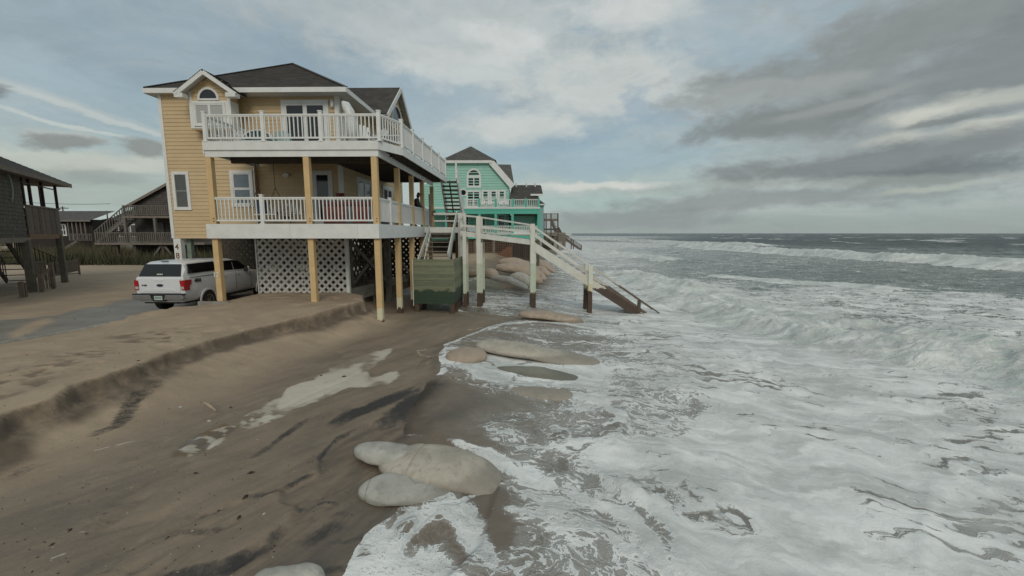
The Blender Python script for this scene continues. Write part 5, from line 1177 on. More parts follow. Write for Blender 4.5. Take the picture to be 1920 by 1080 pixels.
def sandbag(spine, w, hgt, label, m=BAGM, group=None, pw=3.2, seam=None, seed=0, rot=0, tip=1.0, taper=None):
    """spine: points (x,y,z of the centre); w half width, hgt half height"""
    sp = [Vector(p) for p in spine]; NL, NA = 64, 40; V = []; Fc = []
    ls = [0]; 
    for a, b_ in zip(sp[:-1], sp[1:]): ls.append(ls[-1]+(b_-a).length)
    def at_(t):
        d_ = t*ls[-1]
        for i in range(len(sp)-1):
            if d_ <= ls[i+1]+1e-9: return sp[i].lerp(sp[i+1], (d_-ls[i])/(ls[i+1]-ls[i]))
        return sp[-1]
    rnd = np.random.default_rng(seed); ph = rnd.uniform(0, 6, 6)
    for i in range(NL+1):
        t = i/NL; te = .5-.5*math.cos(math.pi*t); c = at_(te); t1, t0 = at_(min(1, te+.03)), at_(max(0, te-.03)); u = (t1-t0).normalized()
        v = Vector((-u.y, u.x, 0)).normalized(); n_ = u.cross(v)
        if n_.z < 0: n_ = -n_
        r = max(0., 1-abs(2*te-1)**pw)**.5; ww = w*(1+.06*math.sin(ph[0]+te*5)+.03*math.sin(ph[1]+te*13)); hh_ = hgt*(1+.07*math.sin(ph[2]+te*7)+.03*math.sin(ph[3]+te*17))
        if taper: ww *= 1+(taper-1)*te; hh_ *= 1+(taper-1)*te
        cr_ = 1-.06*math.exp(-((te-seam)/.012)**2) if seam is not None else 1
        for k in range(NA):
            a = 2*math.pi*k/NA; ca, sa = math.cos(a), math.sin(a); e = .82
            px = math.copysign(abs(ca)**e, ca); pz = math.copysign(abs(sa)**.9, sa)
            ef = math.exp(-min(te, 1-te)/.10); wr = 1+.012*math.sin(a*5+te*21+ph[4])+.010*math.sin(a*9-te*33+ph[5])+.035*ef*math.sin(a*11+ph[0]); sa = sa if sa > 0 else sa*.6; pz = math.copysign(abs(sa)**.9, sa)
            q = c+v*(px*ww*r*cr_*wr)+n_*(pz*hh_*(r**.8)*cr_*wr); V.append(q)
    for i in range(NL):
        for k in range(NA): Fc.append((i*NA+k, i*NA+(k+1) % NA, (i+1)*NA+(k+1) % NA, (i+1)*NA+k))
    mb = MB(); mb.poly(V, Fc); o = mb.build('sandbag', m, None, smooth=True); tag(o, label, 'sandbag', group)
    if seam is not None:
        for sm_ in (seam,):
            i_ = int(round(math.acos(1-2*sm_)/math.pi*NL)); rg = [V[i_*NA+k] for k in range(NA)]; ctr = sum(rg, Vector())/NA
            s2 = MB(); s2.tube([ctr+(p-ctr)*1.002 for p in rg]+[ctr+(rg[0]-ctr)*1.002], .0045, 5); s2.build('seam', SEAM, o, smooth=True)
    return o
def Pz(px, py, z): return tuple(W(px, py, z=z))
GRP = 'giant sandbags exposed in the wash'
a = Vector(Pz(712, 862, .30)); b_ = Vector(Pz(925, 893, .30)); a2 = a
sandbag([a+Vector((0,0,-.06)), a.lerp(b_, .3)+Vector((.03, .10, -.03)), a.lerp(b_, .75)+Vector((.10, .12, -.12)), b_+Vector((.22, 0, -.30))], .54, .21, 'large nearest pale sandbag with a dry cuff end, lying partly across its neighbour', BAGM, GRP, seed=3, seam=.28, pw=2.1)
cuff = sandbag([Vector(Pz(668, 842, .26)), Vector(Pz(715, 852, .30)), Vector(Pz(790, 866, .30))], .27, .17, 'pale stubby sandbag end poking out left of the largest near bag', BAGG, GRP, seed=5, pw=2.4)
sandbag([Pz(672, 920, .22), Pz(760, 915, .22), Pz(890, 918, -.02)], .44, .15, 'pale near sandbag just below and before the largest one', BAGG, GRP, seed=8, seam=.08, pw=2.1)
sandbag([Pz(836, 672, .28), Pz(912, 665, .28)], .56, .23, 'short round pinkish sandbag at the head of the long half sunk one', BAGP, GRP, seed=9, pw=2.6)
sandbag([Pz(893, 645, .36), Pz(990, 660, .28), Pz(1140, 690, -.10)], .60, .21, 'long tapering sandbag sliding into the foam in mid picture', BAGM, GRP, seed=12, seam=.12, pw=3.4)
sandbag([Pz(905, 698, .02), Pz(1000, 704, .04), Pz(1115, 725, -.08)], .42, .20, 'mostly drowned greenish sandbag between two foam sheets', bag_mat('sandbag_cloth_drowned', (.27, .265, .21), (.22, .215, .17), .2), GRP, seed=14, pw=3.)
sandbag([Pz(950, 738, .02), Pz(1010, 744, .05), Pz(1080, 748, .02)], .36, .19, 'sandbag with foam water pouring over its side', BAGM, GRP, seed=16, pw=3.)
sandbag([Pz(972, 590, .36), Pz(1020, 592, .34), Pz(1095, 606, .02)], .50, .24, 'grey tan sandbag lying in the wash below the second stair post', BAGP, GRP, seed=18, seam=.25, pw=3.)
sandbag([Pz(470, 1105, .30), Pz(540, 1100, .33), Pz(610, 1092, .30)], .18, .20, 'pale sandbag edge just entering at the bottom of the picture', BAGG, GRP, seed=19, pw=3.)
GRP2 = 'sandbags heaped before the turquoise house'
far_bags = [((868, 514), (925, 512), 31, .42, .42, .75, 'tan sandbag lying level behind the first ramp posts', BAGP), ((905, 514), (932, 514), 30, .55, .5, .62, 'blunt rounded sandbag end between the ramp posts', BAGP),
    ((930, 500), (1015, 512), 34, .8, .62, .75, 'long tan sandbag at the middle of the far heap', BAGP), ((935, 490), (1005, 498), 39, .8, .6, .85, 'tan sandbag at the top of the far heap', BAGP), ((950, 496), (1000, 500), 37, .6, .5, .9, 'tan sandbag tucked under the topmost one', BAGP),
    ((920, 518), (990, 534), 28.5, .40, .32, .45, 'low pale sandbag in front of the grey one', BAGG), ((958, 518), (998, 528), 29.5, .62, .52, .55, 'rounded pale grey sandbag in front of the heap', BAGG),
    ((972, 508), (1016, 524), 32, .5, .42, .5, 'tan sandbag to the right of the pale grey one', BAGP), ((985, 500), (1023, 520), 34.5, .5, .42, .55, 'tan sandbag slanting to the water behind the second ramp post', BAGP),
    ((995, 489), (1035, 497), 43, .5, .42, .8, 'brown sandbag beside the dark pile foot', BAGP), ((1005, 500), (1030, 512), 38, .42, .34, .5, 'small tan sandbag at the right foot of the heap', BAGP), ((1010, 494), (1042, 507), 40, .4, .3, .5, 'rightmost tan sandbag reaching the water', BAGP)]
for i, (a, b_, Yd, w, hg_, zz_, lb, mm) in enumerate(far_bags):
    A0 = W(*a, Y=Yd); B0 = W(*b_, Y=Yd-1.2); sandbag([(A0[0], A0[1], A0[2]-.1), ((A0[0]+B0[0])/2, (A0[1]+B0[1])/2, (A0[2]+B0[2])/2), (B0[0], B0[1], B0[2]-.25)], w*.86, hg_*.80, lb, mm, GRP2, seed=30+i, pw=2.8)
# driftwood
a, b_ = W(377, 755, z=.60), W(405, 773, z=.56); mb = MB(); mb.tube([a+np.array([0, 0, .03]), (a+b_)/2+np.array([.0, .01, .045]), b_+np.array([0, 0, .03])], [.022, .028, .018], 7)
tag(mb.build('driftwood_stick', mat('bleached_wood', (.42, .33, .24), .8, .2), None, smooth=True), 'short bleached driftwood stick lying on the sand left of the foam pool', 'stick')
a = W(338, 766, z=.62); mb = MB(); mb.tube([a+np.array([-.03, 0, .02]), a+np.array([.02, .04, .02])], .018, 6); tag(mb.build('shell_fragment', BLIND, None, smooth=True), 'small white shell fragment on the sand left of the stick', 'shell')
# driveway kerb board, with a concrete block at the post foot

DB = []
for i in range(520):
    u_ = random.random(); px_ = random.uniform(0, 780); py_ = random.uniform(590, 1078); v = W(px_, py_, z=.6)
    DB.append((v[0], v[1]))
mbd = MB(); mbl = MB()
_x = np.array([q_[0] for q_ in DB]); _y = np.array([q_[1] for q_ in DB]); _z, _A = terrain(_x, _y)
for i in range(len(DB)):
    if _A['t'][i] > .93 or _A['q'][i] > 0 and _A['q'][i] < 1: continue
    r = random.uniform(.004, .012)*(1+2.2*(random.random() < .06)); a = random.uniform(0, 3.14); c, s2 = math.cos(a)*r*1.8, math.sin(a)*r*1.8; z = _z[i]
    (mbl if random.random() < .2 else mbd).poly([(_x[i]-c, _y[i]-s2, z), (_x[i]+s2*.5, _y[i]-c*.5, z), (_x[i]+c, _y[i]+s2, z), (_x[i]-s2*.5, _y[i]+c*.5, z), (_x[i], _y[i], z+r*.9)], [(0, 1, 4), (1, 2, 4), (2, 3, 4), (3, 0, 4)])
tag(mbd.build('dark_beach_debris', mat('dark_debris', (.035, .028, .02), .9), None, kind='stuff'), 'small dark bits of wood and weed scattered over the sand', 'debris')
tag(mbl.build('shell_grit', mat('shell_grit_pale', (.45, .40, .32), .8), None, kind='stuff'), 'tiny pale shell bits scattered over the sand', 'shells')
# ------------------------------------------------------------------ turquoise house
TQ = mat('turquoise_siding', (.31, .57, .475), .6, .06, 1.5, rand=.05); TQT = mat('turquoise_trim', (.09, .43, .33), .5, .05)
t_ = thing('turquoise_house', 'turquoise two storey beach house with white railed porches beyond the stairs', 'house', (-3.5, 56, 1.5))
WT_ = Wall('S', 54.0); k54 = 54/51.
def q(px, py, Y): v = W(px, py, Y=Y); return float(v[0]), float(v[2])
YT = 54.0
xl, zt0 = q(845, 305, YT); xe, _ = q(921, 305, YT); xr, zr_ = q(960, 349, YT); _, zfl = q(960, 389, 51); zb_ = q(900, 436, 51)[1]
xl = xl-3.5
mb = MB(); mb.prism([(xl, 3.0), (xr-.35, 3.0), (xr-.35, zr_-.1), (xe, zt0), (xl+3.2, zt0), (xl, zt0-3.0)], 1, YT, 64); mb.build('wall', TQ, t_)
# lapped boards as one relief (a few pixels each)
mb = MB(); z = 4.0
while z < zt0-.1:
    x1 = xr-.37 if z < zr_-.1 else xr-.35-(z-zr_+.1)/(zt0-zr_+.1)*(xr-.35-xe); mb.prism([(YT, z), (YT-.05, z), (YT-.01, z+.30), (YT, z+.30)], 0, xl+(0 if z < zt0-3 else (z-zt0+3)*1.07), x1-.05); z += .32
mb.build('siding_boards', TQ, t_, kind='stuff')
beam('rake_board', t_, WHITE, (xe, YT-.3, zt0+.06), (xr+.1, YT-.3, zr_-.12), .7, .22, up=(0, 1, 0)) ; bx('fascia', t_, WHITE, xl+2.6, xe+.1, YT-.5, YT+.1, zt0-.12, zt0+.22)
px_, pz_ = q(882, 273, 57.5)
shingles('roof', t_, ROOFG, [((xl+2.3, YT-.5, zt0+.2), (xe+.6, YT-.5, zt0+.2), (px_, 58, pz_), (px_, 58, pz_)), ((xe+.6, YT-.5, zt0+.2), (xe+.6, 62, zt0+.2), (px_, 58, pz_), (px_, 58, pz_)), ((xl+2.3, 62, zt0+.2), (xl+2.3, YT-.5, zt0+.2), (px_, 58, pz_), (px_, 58, pz_))], row=.25)
a0, a1, a2, a3 = q(919, 304, 58), q(957, 304, 58), q(965, 349, 55), q(925, 310, 55)
shingles('roof', t_, ROOFG, [((xe-.2, YT-.2, zt0+.15), (xr+.3, YT-.2, zr_-.05), (a1[0], 60, a1[1]), (a0[0], 60, a0[1]))], row=.25)
u = MB(); u.poly([(xr+.3, YT-.2, zr_-.1), (xe, YT-.2, zt0+.1), (a0[0]-1, 60.2, a0[1]-.1), (a1[0], 60.2, a1[1]-.1)], [(0, 1, 2, 3)]); u.build('roof_deck', ROOFG, t_)
b0, b1, b2, b3 = q(960, 347, 57), q(1013, 347, 57), q(1017, 365, 54), q(1008, 378, 51.5)
shingles('porch_roof', t_, ROOF, [((xr-.3, 52.5, q(960, 374, 52.5)[1]), (b3[0], 52.5, q(1008, 374, 52.5)[1]), (b1[0], 57, b1[1]), (b0[0], 57, b0[1])), ((b3[0]-.6, 53.2, b2[1]), (q(1018, 366, 53.2)[0], 53.2, b2[1]), (b1[0]+.1, 57, b1[1]-.05), (b1[0]-.6, 57, b1[1]-.05))], row=.25)
bx('fascia', t_, WHITE, q(995, 366, 53)[0], q(1018, 366, 53)[0], 52.9, 53.1, b2[1]-.22, b2[1]); 
for px in (968, 987, 1003): v = q(px, 348, 57); mb = MB(); mb.tube([(v[0], 56.5, v[1]-.3), (v[0], 56.5, v[1]+.25)], .1, 6); mb.build('roof_vent', WHITE, t_)
bx('side_wing', t_, TQ, q(1005, 390, 52)[0]-3, q(1011, 390, 53)[0], 53.5, 60, 4.2, b2[1]-.22)
bx('side_wing', t_, mat('pale_aqua_siding', (.26, .46, .44), .6), q(1010, 400, 52.5)[0], q(1019.5, 400, 52.5)[0], 52.5, 60, 3.2, q(1015, 382, 52.5)[1])
mb = MB(); v0, v1 = q(1008, 372, 52.3), q(1023, 383, 52.3); mb.prism([(v0[0], v0[1]), (v1[0], v1[1]), (v0[0], v1[1]-.02)], 1, 52.2, 60); mb.build('porch_roof', ROOF, t_); bx('fascia', t_, WHITE, v0[0], v1[0], 52.1, 52.2, v1[1]-.12, v1[1]+.02)
def tw(px0, py0, px1, py1, name='window', **k):
    a, b = q(px0, py0, YT), q(px1, py1, YT); return window(t_, WT_, a[0], b[0], b[1], a[1], trim=.16, sash=.06, name=name, **k)
tw(875, 330, 902, 352, mull=(.5,)); aw = q(888.5, 330, YT); arch_window(t_, WT_, aw[0], aw[1]+.05, .86, trim=.2)
tw(874, 357, 902, 389, mull=(.5,), name='sliding_door')
for k in range(3): a = 903+k*15.3; tw(a, 356, a+14.6, 382, bars=(.4,))
v = q(869, 361, YT)
mb = MB(); mb.prism([(v[0]+.50*math.cos(t*math.pi/8), v[1]+.50*math.sin(t*math.pi/8)) for t in range(16)], 1, YT-.10, YT); rw_ = mb.build('round_window', WHITE, t_)
mb = MB(); mb.prism([(v[0]+.32*math.cos(t*math.pi/8), v[1]+.32*math.sin(t*math.pi/8)) for t in range(16)], 1, YT-.13, YT-.1); mb.build('pane', GLASS, rw_)
# porches
xa, xb = -11.5, q(1012, 388, 51)[0]
bx('porch_floor', t_, TQT, xa, xb, 50.9, YT, zfl-.32, zfl-.05); bx('white_band', t_, WHITE, xa, xb+.05, 50.85, 50.9, zfl-.14, zfl+.02); bx('porch_beam', t_, TQT, xa, xb, 50.92, 51.1, zfl-.75, zfl-.33)
posts = [q(p, 400, 51)[0] for p in (837, 867, 899, 929.5, 961, 986, 1010)]
for i, (a, b) in enumerate(zip(posts[:-1], posts[1:])):
    railing(t_, (a+.1, 51), (b-.1, 51), zfl, .95, WHITE, sp=.20, bw=.06, railw=.1)
for x in posts: bx('post', t_, TQT, x-.12, x+.12, 50.92, 51.12, zfl, zfl+1.05)
zlo = q(900, 436, 51)[1]
bx('porch_floor', t_, TQT, xa, xb, 50.9, YT, zlo-.75, zlo-.35); bx('white_band', t_, WHITE, xa, xb, 50.86, 50.9, zlo-.22, zlo-.1)
for i, (a, b) in enumerate(zip(posts[:4], posts[1:5])): railing(t_, (a+.1, 51), (b-.1, 51), zlo-.15, .95, WHITE, sp=.20, bw=.06, railw=.1)
railing(t_, (posts[4]+.1, 51), (posts[6]-.1, 51), zlo-.15, .95, WHITE, sp=.20, bw=.06, railw=.1)
for x in posts[:5]+posts[6:]: bx('post', t_, TQT, x-.15, x+.15, 50.94, 51.24, zlo-.2, zfl-.7)
for y in (53, 55, 57, 59.5, 62): bx('post', t_, TQT, xb-.3, xb, y, y+.3, zlo-.2, zfl-.7)
bx('porch_ceiling', t_, DKW, xr, xb, 51.2, 62, zfl-.9, zfl-.76); bx('dark_back_wall', t_, DKW, xr-.3, xr, 54.1, 62, zlo, zfl-.8)
for px0, px1 in ((868, 880), (899, 911), (933, 948)): a, b = q(px0, 402, YT), q(px1, 436, YT); window(t_, WT_, a[0], b[0], b[1], a[1], trim=.14, sub=False, name='door' if px0 == 933 else 'window')
for k, px in enumerate((905, 918, 940, 950)):
    v = q(px, 388, 52.2); slat_chair((v[0], 52.4, zfl), .0, WPL, ['white porch chair nearest the arched window of the turquoise house', 'second white porch chair on the turquoise house', 'third white porch chair on the turquoise house', 'rightmost white porch chair below the turquoise gable'][k], 'chair', 'white chairs on the turquoise upper porch', sc=1.0, name='porch_chair')
SQ = mat('brown_square_lattice', (.20, .14, .10), .85, .2, rand=.2); LY = Wall('S', 51.3); zg = 1.2
for a, b in ((862, 892), (892, 926), (926, 960)):
    xa_, xb_ = q(a, 450, 51.3)[0], q(b, 450, 51.3)[0]; mb = MB(); n = int((xb_-xa_)/.27)
    for k in range(n+1): x = xa_+(xb_-xa_)*k/n; mb.box(x-.045, x+.045, 51.28, 51.30, zg, zlo-.75)
    z = zg
    while z < zlo-.8: mb.box(xa_, xb_, 51.26, 51.28, z, z+.09); z += .27
    mb.build('lattice_panel', SQ, t_, kind='stuff'); bx('pile', t_, GRW, xa_-.15, xa_+.15, 51.1, 51.4, .5, zlo-.75)
bx('under_floor_wall', t_, DKW, xl, xb-1, 55.5, 55.7, .5, zlo-.7)
for k in range(12): v = q(962+k*3.9, 470, 51.5)[0]; bx('pile', t_, DKW, v-.09, v+.09, 51.4, 51.6, .3, zlo-.75-.1*(k % 3))
mb = MB(); v0, v1 = q(937, 462, 50), q(960, 482, 50); mb.prism([(v0[0]-.6, v1[1]-.4), (v1[0], v1[1]-.4), (v1[0], v0[1]), (v0[0]+.9, v0[1]), (v0[0]-.2, v0[1]-.9)], 1, 50, 50.9); mb.build('fallen_skirting', mat('red_brown_boards', (.17, .085, .05), .8, .2, 4., bump=.4), t_)
bx('pile', t_, mat('pier_dark_green', (.10, .11, .08), .8), q(1009, 450, 40)[0]-.12, q(1009, 450, 40)[0]+.14, 40, 40.25, -.5, 3.6)
# stair between its porches
for k in range(6): v = q(948+k*3.2, 412+k*0, 54); bx('stair_tread', t_, WHITEW, v[0], v[0]+.5, 53.4, 53.9, zlo+.5+.32*(5-k), zlo+.56+.32*(5-k))
# ------------------------------------------------------------------ grey timber deck tower beyond
gt = thing('grey_deck_tower', 'weathered grey timber deck tower with stairs down to the surf beyond the turquoise house', 'deck', (6, 75, 0))
def g3(px, py, Y=75): v = W(px, py, Y=Y); return (float(v[0]), float(v[1]), float(v[2]))
def gb(n_, a, b, w, h_, Y=75, m=GRW): beam(n_, gt, m, g3(*a, Y), g3(*b, Y), w, h_)
DGR = mat('dark_grey_timber', (.12, .10, .085), .85, .2, 4., rand=.35)
for Y in (75, 79):
    gb('top_rail', (1020, 401), (1046, 401), .12, .12, Y, DGR); gb('fascia', (1019, 412.5), (1046, 412.5), .2, .4, Y, GRW); gb('fascia', (1019, 439), (1060, 439), .2, .55, Y, GRW); gb('mid_fascia', (1019, 430), (1046, 430), .2, .25, Y, DGR)
    for px in (1020, 1024, 1033, 1046): gb('post', (px, 400), (px, 466 if px > 1030 else 460), .22, .22, Y, DGR)
    for px in (1056, 1058.5): gb('post', (px, 440), (px, 468), .3, .3, Y, GRW)
    gb('fascia', (1046, 447), (1060, 447), .2, 1.2, Y, GRW)
for k in range(14): px = 1021+k*1.9; gb('baluster', (px, 402), (px, 411), .05, .07, 75, DGR); gb('baluster', (px, 427), (px, 436), .05, .09, 75, DGR)
for k in range(5): gb('skirt_board', (1019, 444+k*2.6), (1046, 444+k*2.6), .1, .18, 75.5, DGR)
for Y in (75, 76.4):
    gb('stringer', (1034, 415), (1043, 436), .1, .5, Y, DGR); gb('stringer', (1046, 427), (1054, 442), .1, .5, Y, DGR); gb('hand_rail', (1047, 426), (1055, 440), .1, .12, Y, DGR)
    gb('stringer', (1059, 448), (1089, 468), .1, .34, Y, DGR); 
    for dy in (0, 2.6, 5.2): gb('hand_rail', (1059, 440+dy), (1090, 459.5+dy), .1, .10, Y, DGR)
    for (px, py, pb) in ((1060, 439, 452), (1071, 447, 467), (1075, 449, 467), (1090, 459, 469)): gb('rail_post', (px, py), (px, pb), .16, .16, Y, DGR)
for k in range(9): a = g3(1061+k*3, 449.5+k*2.05, 75); bx('tread', gt, DGR, a[0]-.2, a[0]+.2, 75, 76.4, a[2]-.05, a[2]+.05)
for k in range(7): a = g3(1035+k*1.3, 416+k*3, 75); bx('tread', gt, GRW, a[0]-.2, a[0]+.5, 75, 76.4, a[2]-.05, a[2]+.05)
bx('lower_box', gt, DGR, g3(1019, 440)[0], g3(1040, 440)[0], 77, 80, 1.0, g3(1030, 438)[2])
# ------------------------------------------------------------------ grey shingled house at the left edge
SHG = mat('grey_wall_shingle', (.125, .115, .098), .9, .15, 3., rand=.35)
lh = thing('grey_shingle_house', 'grey cedar shingled house on posts with a glazed porch at the left edge', 'house', (-30, 27, 1))
O = Vector((-24.7, 20.4, 0)); Ud = Vector((-5.3, 8.1, 0)).normalized(); Nn = Vector((Ud.y, -Ud.x, 0))
XF = Matrix(((Ud.x, -Nn.x, 0, O.x), (Ud.y, -Nn.y, 0, O.y), (0, 0, 1, 0), (0, 0, 0, 1)))     # local x along the wall, -y outward
XFi = XF.inverted()
def lu(px, py, o=.5):
    """along-wall coordinate and height of a pixel on the wall plane o behind the eave"""
    r = Vector(_F*FPX+_R*(px-960)+_U*(540-py)); c = XFi @ Vector((0, 0, 4)); r = XFi.to_3x3() @ r; t = (o-c.y)/r.y; p = c+r*t; return p.x, p.z
WL = Wall('S', .5)
uc, zc = lu(44, 390); ue, _ = lu(107, 390); zwt = 7.15; zwb = lu(40, 447)[1]; zpb = lu(80, 447)[1]
mb = MB(); mb.box(-6, uc, .5, 7.9, zwb, zwt); mb.box(uc, ue, 3.0, 7.9, zwb, zwt); mb.build('wall', SHG, lh)
sh_ = MB(); 
me = bpy.data.meshes.new('wall_shingle'); mbx = MB(); mbx.prism([(0, 0), (-.035, 0), (-.012, .20), (0, .20)], 0, 0, .165); me.from_pydata(mbx.v, [], mbx.f); me.materials.append(SHG)
z = zwb; row = 0; cnt = 0
while z < zwt-.1:
    x = uc-.17-(.08 if row % 2 else 0)
    while x > -.9 and cnt < 295:
        link('wall_shingle', me, lh, M=Matrix.Translation((x, .5, z+random.uniform(-.008, .008)))); x -= random.uniform(.168, .20)*1.9 if False else .34; cnt += 1
    z += .20; row += 1
mb = MB(); z = zwb; row = 0
while z < zwt-.1:
    x = uc-.17-(.08 if row % 2 else 0)-.17
    while x > -1.0: mb.v.extend([]); mb.poly([(x+v[0], .5+v[1]*.9, z+v[2]-.004) for v in mbx.v], mbx.f); x -= .34
    z += .20; row += 1
mb.build('wall_shingles', SHG, lh, kind='stuff')
mo = lu(12, 350); mb = MB(); N = 12
outer = [(mo[0]+.55*math.cos(a), mo[1]+.75*math.sin(a)) for a in np.linspace(-math.pi*.42, math.pi*.42, N)]; inner = [(mo[0]+.05+.32*math.cos(a), mo[1]+.62*math.sin(a)) for a in np.linspace(math.pi*.42, -math.pi*.42, N)]
mb.prism(outer+inner, 1, .42, .48); mb.build('moon_ornament', mat('verdigris', (.20, .26, .22), .7), lh)
PD = mat('porch_dark_red_frame', (.06, .030, .028), .6, .1)
for px in (46, 59, 82, 107): a, _ = lu(px, 380); bx('porch_post', lh, PD, a-.05, a+.05, .45, .58, 5.5, zwt+.1)
for px in (58, 75): a, _ = lu(px, 370); bx('window_bar', lh, PD, a-.025, a+.025, .47, .53, 5.5, 6.75)
bx('window_bar', lh, PD, uc, ue, .47, .53, 6.72, 6.78)
zr2 = lu(80, 389)[1]; bx('sill', lh, GRW, uc, ue+.1, .38, .60, zr2-.04, zr2+.04)
n = 12
for k in range(n): a = uc+(ue-uc)*k/n; bx('porch_board', lh, mat('porch_board_grey', (.16, .125, .10), .85, .2, 6., rand=.5) if k == 0 else bpy.data.materials['porch_board_grey'], a+.012, a+(ue-uc)/n-.012, .42+.012*(k % 2), .46, 3.95, zr2-.04); 
bx('porch_back_wall', lh, DKW, uc, ue, .9, .95, 3.95, zr2-.1)
bx('porch_floor', lh, DKW, uc, ue, .5, 3.0, 3.95, 4.0)
bx('rim_beam', lh, mat('orange_brown_beam', (.24, .145, .08), .8, .2), uc, ue, .40, .48, 3.66, 3.945); bx('rim_beam', lh, GRW, -6, uc, .40, .48, 3.50, 3.76)
bx('porch_post', lh, PD, ue-.06, ue+.06, 2.8, 2.92, 4, 7.1); bx('eave_board', lh, GRW, -7, ue+1.4, .0, .05, 7.02, 7.24)
re_ = ue+1.4
shingles('roof', lh, ROOFG, [((-7, 0, 7.24), (re_, 0, 7.24), (re_-4.2, 4.2, 9.5), (-2.8, 4.2, 9.5)), ((re_, 0, 7.24), (re_, 8.4, 7.24), (re_-4.2, 4.2, 9.5), (re_-4.2, 4.2, 9.5)),
    ((re_, 8.4, 7.24), (-7, 8.4, 7.24), (-2.8, 4.2, 9.5), (re_-4.2, 4.2, 9.5)), ((-7, 8.4, 7.24), (-7, 0, 7.24), (-2.8, 4.2, 9.5), (-2.8, 4.2, 9.5))], row=.22)
bx('eave_board', lh, GRW, -7, -6.95, .05, 8.35, 7.02, 7.24)
bx('soffit', lh, GRW, -6.95, ue+1.35, .05, 8.3, 7.04, 7.08)
PST = mat('green_grey_pile', (.15, .135, .10), .8, .2, 3., bump=.3)
a, _ = lu(50, 480); bx('pile', lh, PST, a-.16, a+.16, .3, .62, .4, 3.6); a2_, _ = lu(115, 480); bx('pile', lh, PST, a2_-.15, a2_+.15, .35, .63, .4, 3.9); bx('pile', lh, PST, a+.2, a+.5, 4.5, 4.8, .4, 3.6); bx('pile', lh, PST, a2_-.3, a2_, 4.5, 4.8, .4, 3.6)
for xx in (-5.6, -2.6):
    for yy in (.5, 4.6, 7.4): bx('pile', lh, PST, xx, xx+.3, yy, yy+.3, .4, 3.5)
bx('door_frame', lh, WHITEW, ue+.3, ue+.38, 4.0, 4.05, 3.7, 5.3)
# its stair under the house, with railings
s0_, s1_ = lu(-30, 395, 2.2), lu(62, 510, 2.2)
for yy in (2.2, 3.4):
    beam('stringer', lh, DKW, (s0_[0], yy, s0_[1]+.0), (s1_[0], yy, .95), .06, .34); beam('hand_rail', lh, GRW, (s0_[0], yy, s0_[1]+1.3), (s1_[0]+.2, yy, 2.05), .10, .06)
    for k in range(18): t = k/17; x = s0_[0]+(s1_[0]-s0_[0])*t; zz2 = s0_[1]+(.95-s0_[1])*t; bx('baluster', lh, DKW, x-.02, x+.02, yy-.02, yy+.02, zz2, zz2+1.2)
for k in range(12): t = k/11; x = s0_[0]+(s1_[0]-s0_[0])*t; zz2 = s0_[1]+(.95-s0_[1])*t; bx('tread', lh, DKW, x-.14, x+.14, 2.23, 3.37, zz2, zz2+.04)
beam('hand_rail', lh, GRW, (uc+.1, 1.0, 3.6), (ue+.2, 1.0, 2.5), .10, .06)
for k in range(10): t = k/9; x = uc+.1+(ue+.1-uc)*t; zz2 = 3.6-1.1*t; bx('baluster', lh, DKW, x-.02, x+.02, .98, 1.02, zz2-1.1, zz2)
# small ramp fence at the foot
FB = mat('brown_grey_fence_board', (.20, .155, .115), .85, .2, 5., rand=.3)
fr = thing('low_ramp_railing', 'low brown boarded ramp railing at the foot of the grey shingled house', 'railing')
def lp(px, py, o): return lu(px, py, o)
for (pa, pb, o_, zt_, zb_2) in ((58, 82, .9, None, None), (98, 146, 1.3, None, None)):
    a, za = lu(pa, 493, o_); b2, zb2 = lu(pb, 490, o_); beam('top_rail', fr, FB, (a, o_, za), (b2, o_, zb2), .10, .06); beam('bottom_rail', fr, FB, (a, o_, za-.85), (b2, o_, zb2-.9), .05, .08)
    n = max(4, int((b2-a)/.16))
    for k in range(n+1): t = k/n; x = a+(b2-a)*t; bx('board', fr, FB, x-.045, x+.045, o_-.02, o_+.02, za-.9, za)
    bx('post', fr, FB, b2-.05, b2+.07, o_-.06, o_+.06, za-1.2, za+.06)
a, za = lu(74, 515, .0); b2, zb2 = lu(98, 490, .0); beam('ramp_rail', fr, FB, (a, 0, 1.55), (b2, 0, 2.15), .05, .16)
for k in range(6): t = k/5; x = a+(b2-a)*t; bx('board', fr, FB, x-.04, x+.04, -.02, .02, .9, 1.5+.6*t)
for px, tt in ((75, 1.75), (98, 2.3), (37, 1.6), (42, 1.5)): a, _ = lu(px, 520, .0); bx('post', fr, FB, a-.08, a+.08, -.08, .08, .7, tt)
XF = Matrix.Identity(4)
# ------------------------------------------------------------------ grey gabled house in the middle distance
mh = thing('grey_gabled_house', 'dark grey gabled house with two railed decks and an outside stair', 'house', (-39, 48, .8))
MG = mat('dark_grey_shingle_wall', (.105, .095, .085), .9, .25, 2.5, rand=.2); RL = mat('grey_rail_timber', (.17, .155, .135), .85, .2, 4., rand=.3)
mb = MB(); mb.prism([(-44.0, .8), (-33.2, .8), (-33.2, 7.1), (-38.6, 9.75), (-44.0, 7.1)], 1, 48.5, 60); mb.build('wall', MG, mh)
mb = MB()
for k in range(28):
    z = 2.9+k*.24; w_h = 5.4 if z < 7 else max(0, 5.4*(9.7-z)/2.6); mb.prism([(48.5, z), (48.44, z), (48.485, z+.23), (48.5, z+.23)], 0, -38.6-w_h+.02, -38.6+w_h-.02)
mb.build('wall_shingle_courses', MG, mh, kind='stuff')
shingles('roof', mh, ROOFG, [((-44.5, 48, 6.98), (-44.5, 60, 6.98), (-38.6, 60, 9.98), (-38.6, 48, 9.98)), ((-32.7, 60, 6.98), (-32.7, 48, 6.98), (-38.6, 48, 9.98), (-38.6, 60, 9.98))], row=.3)
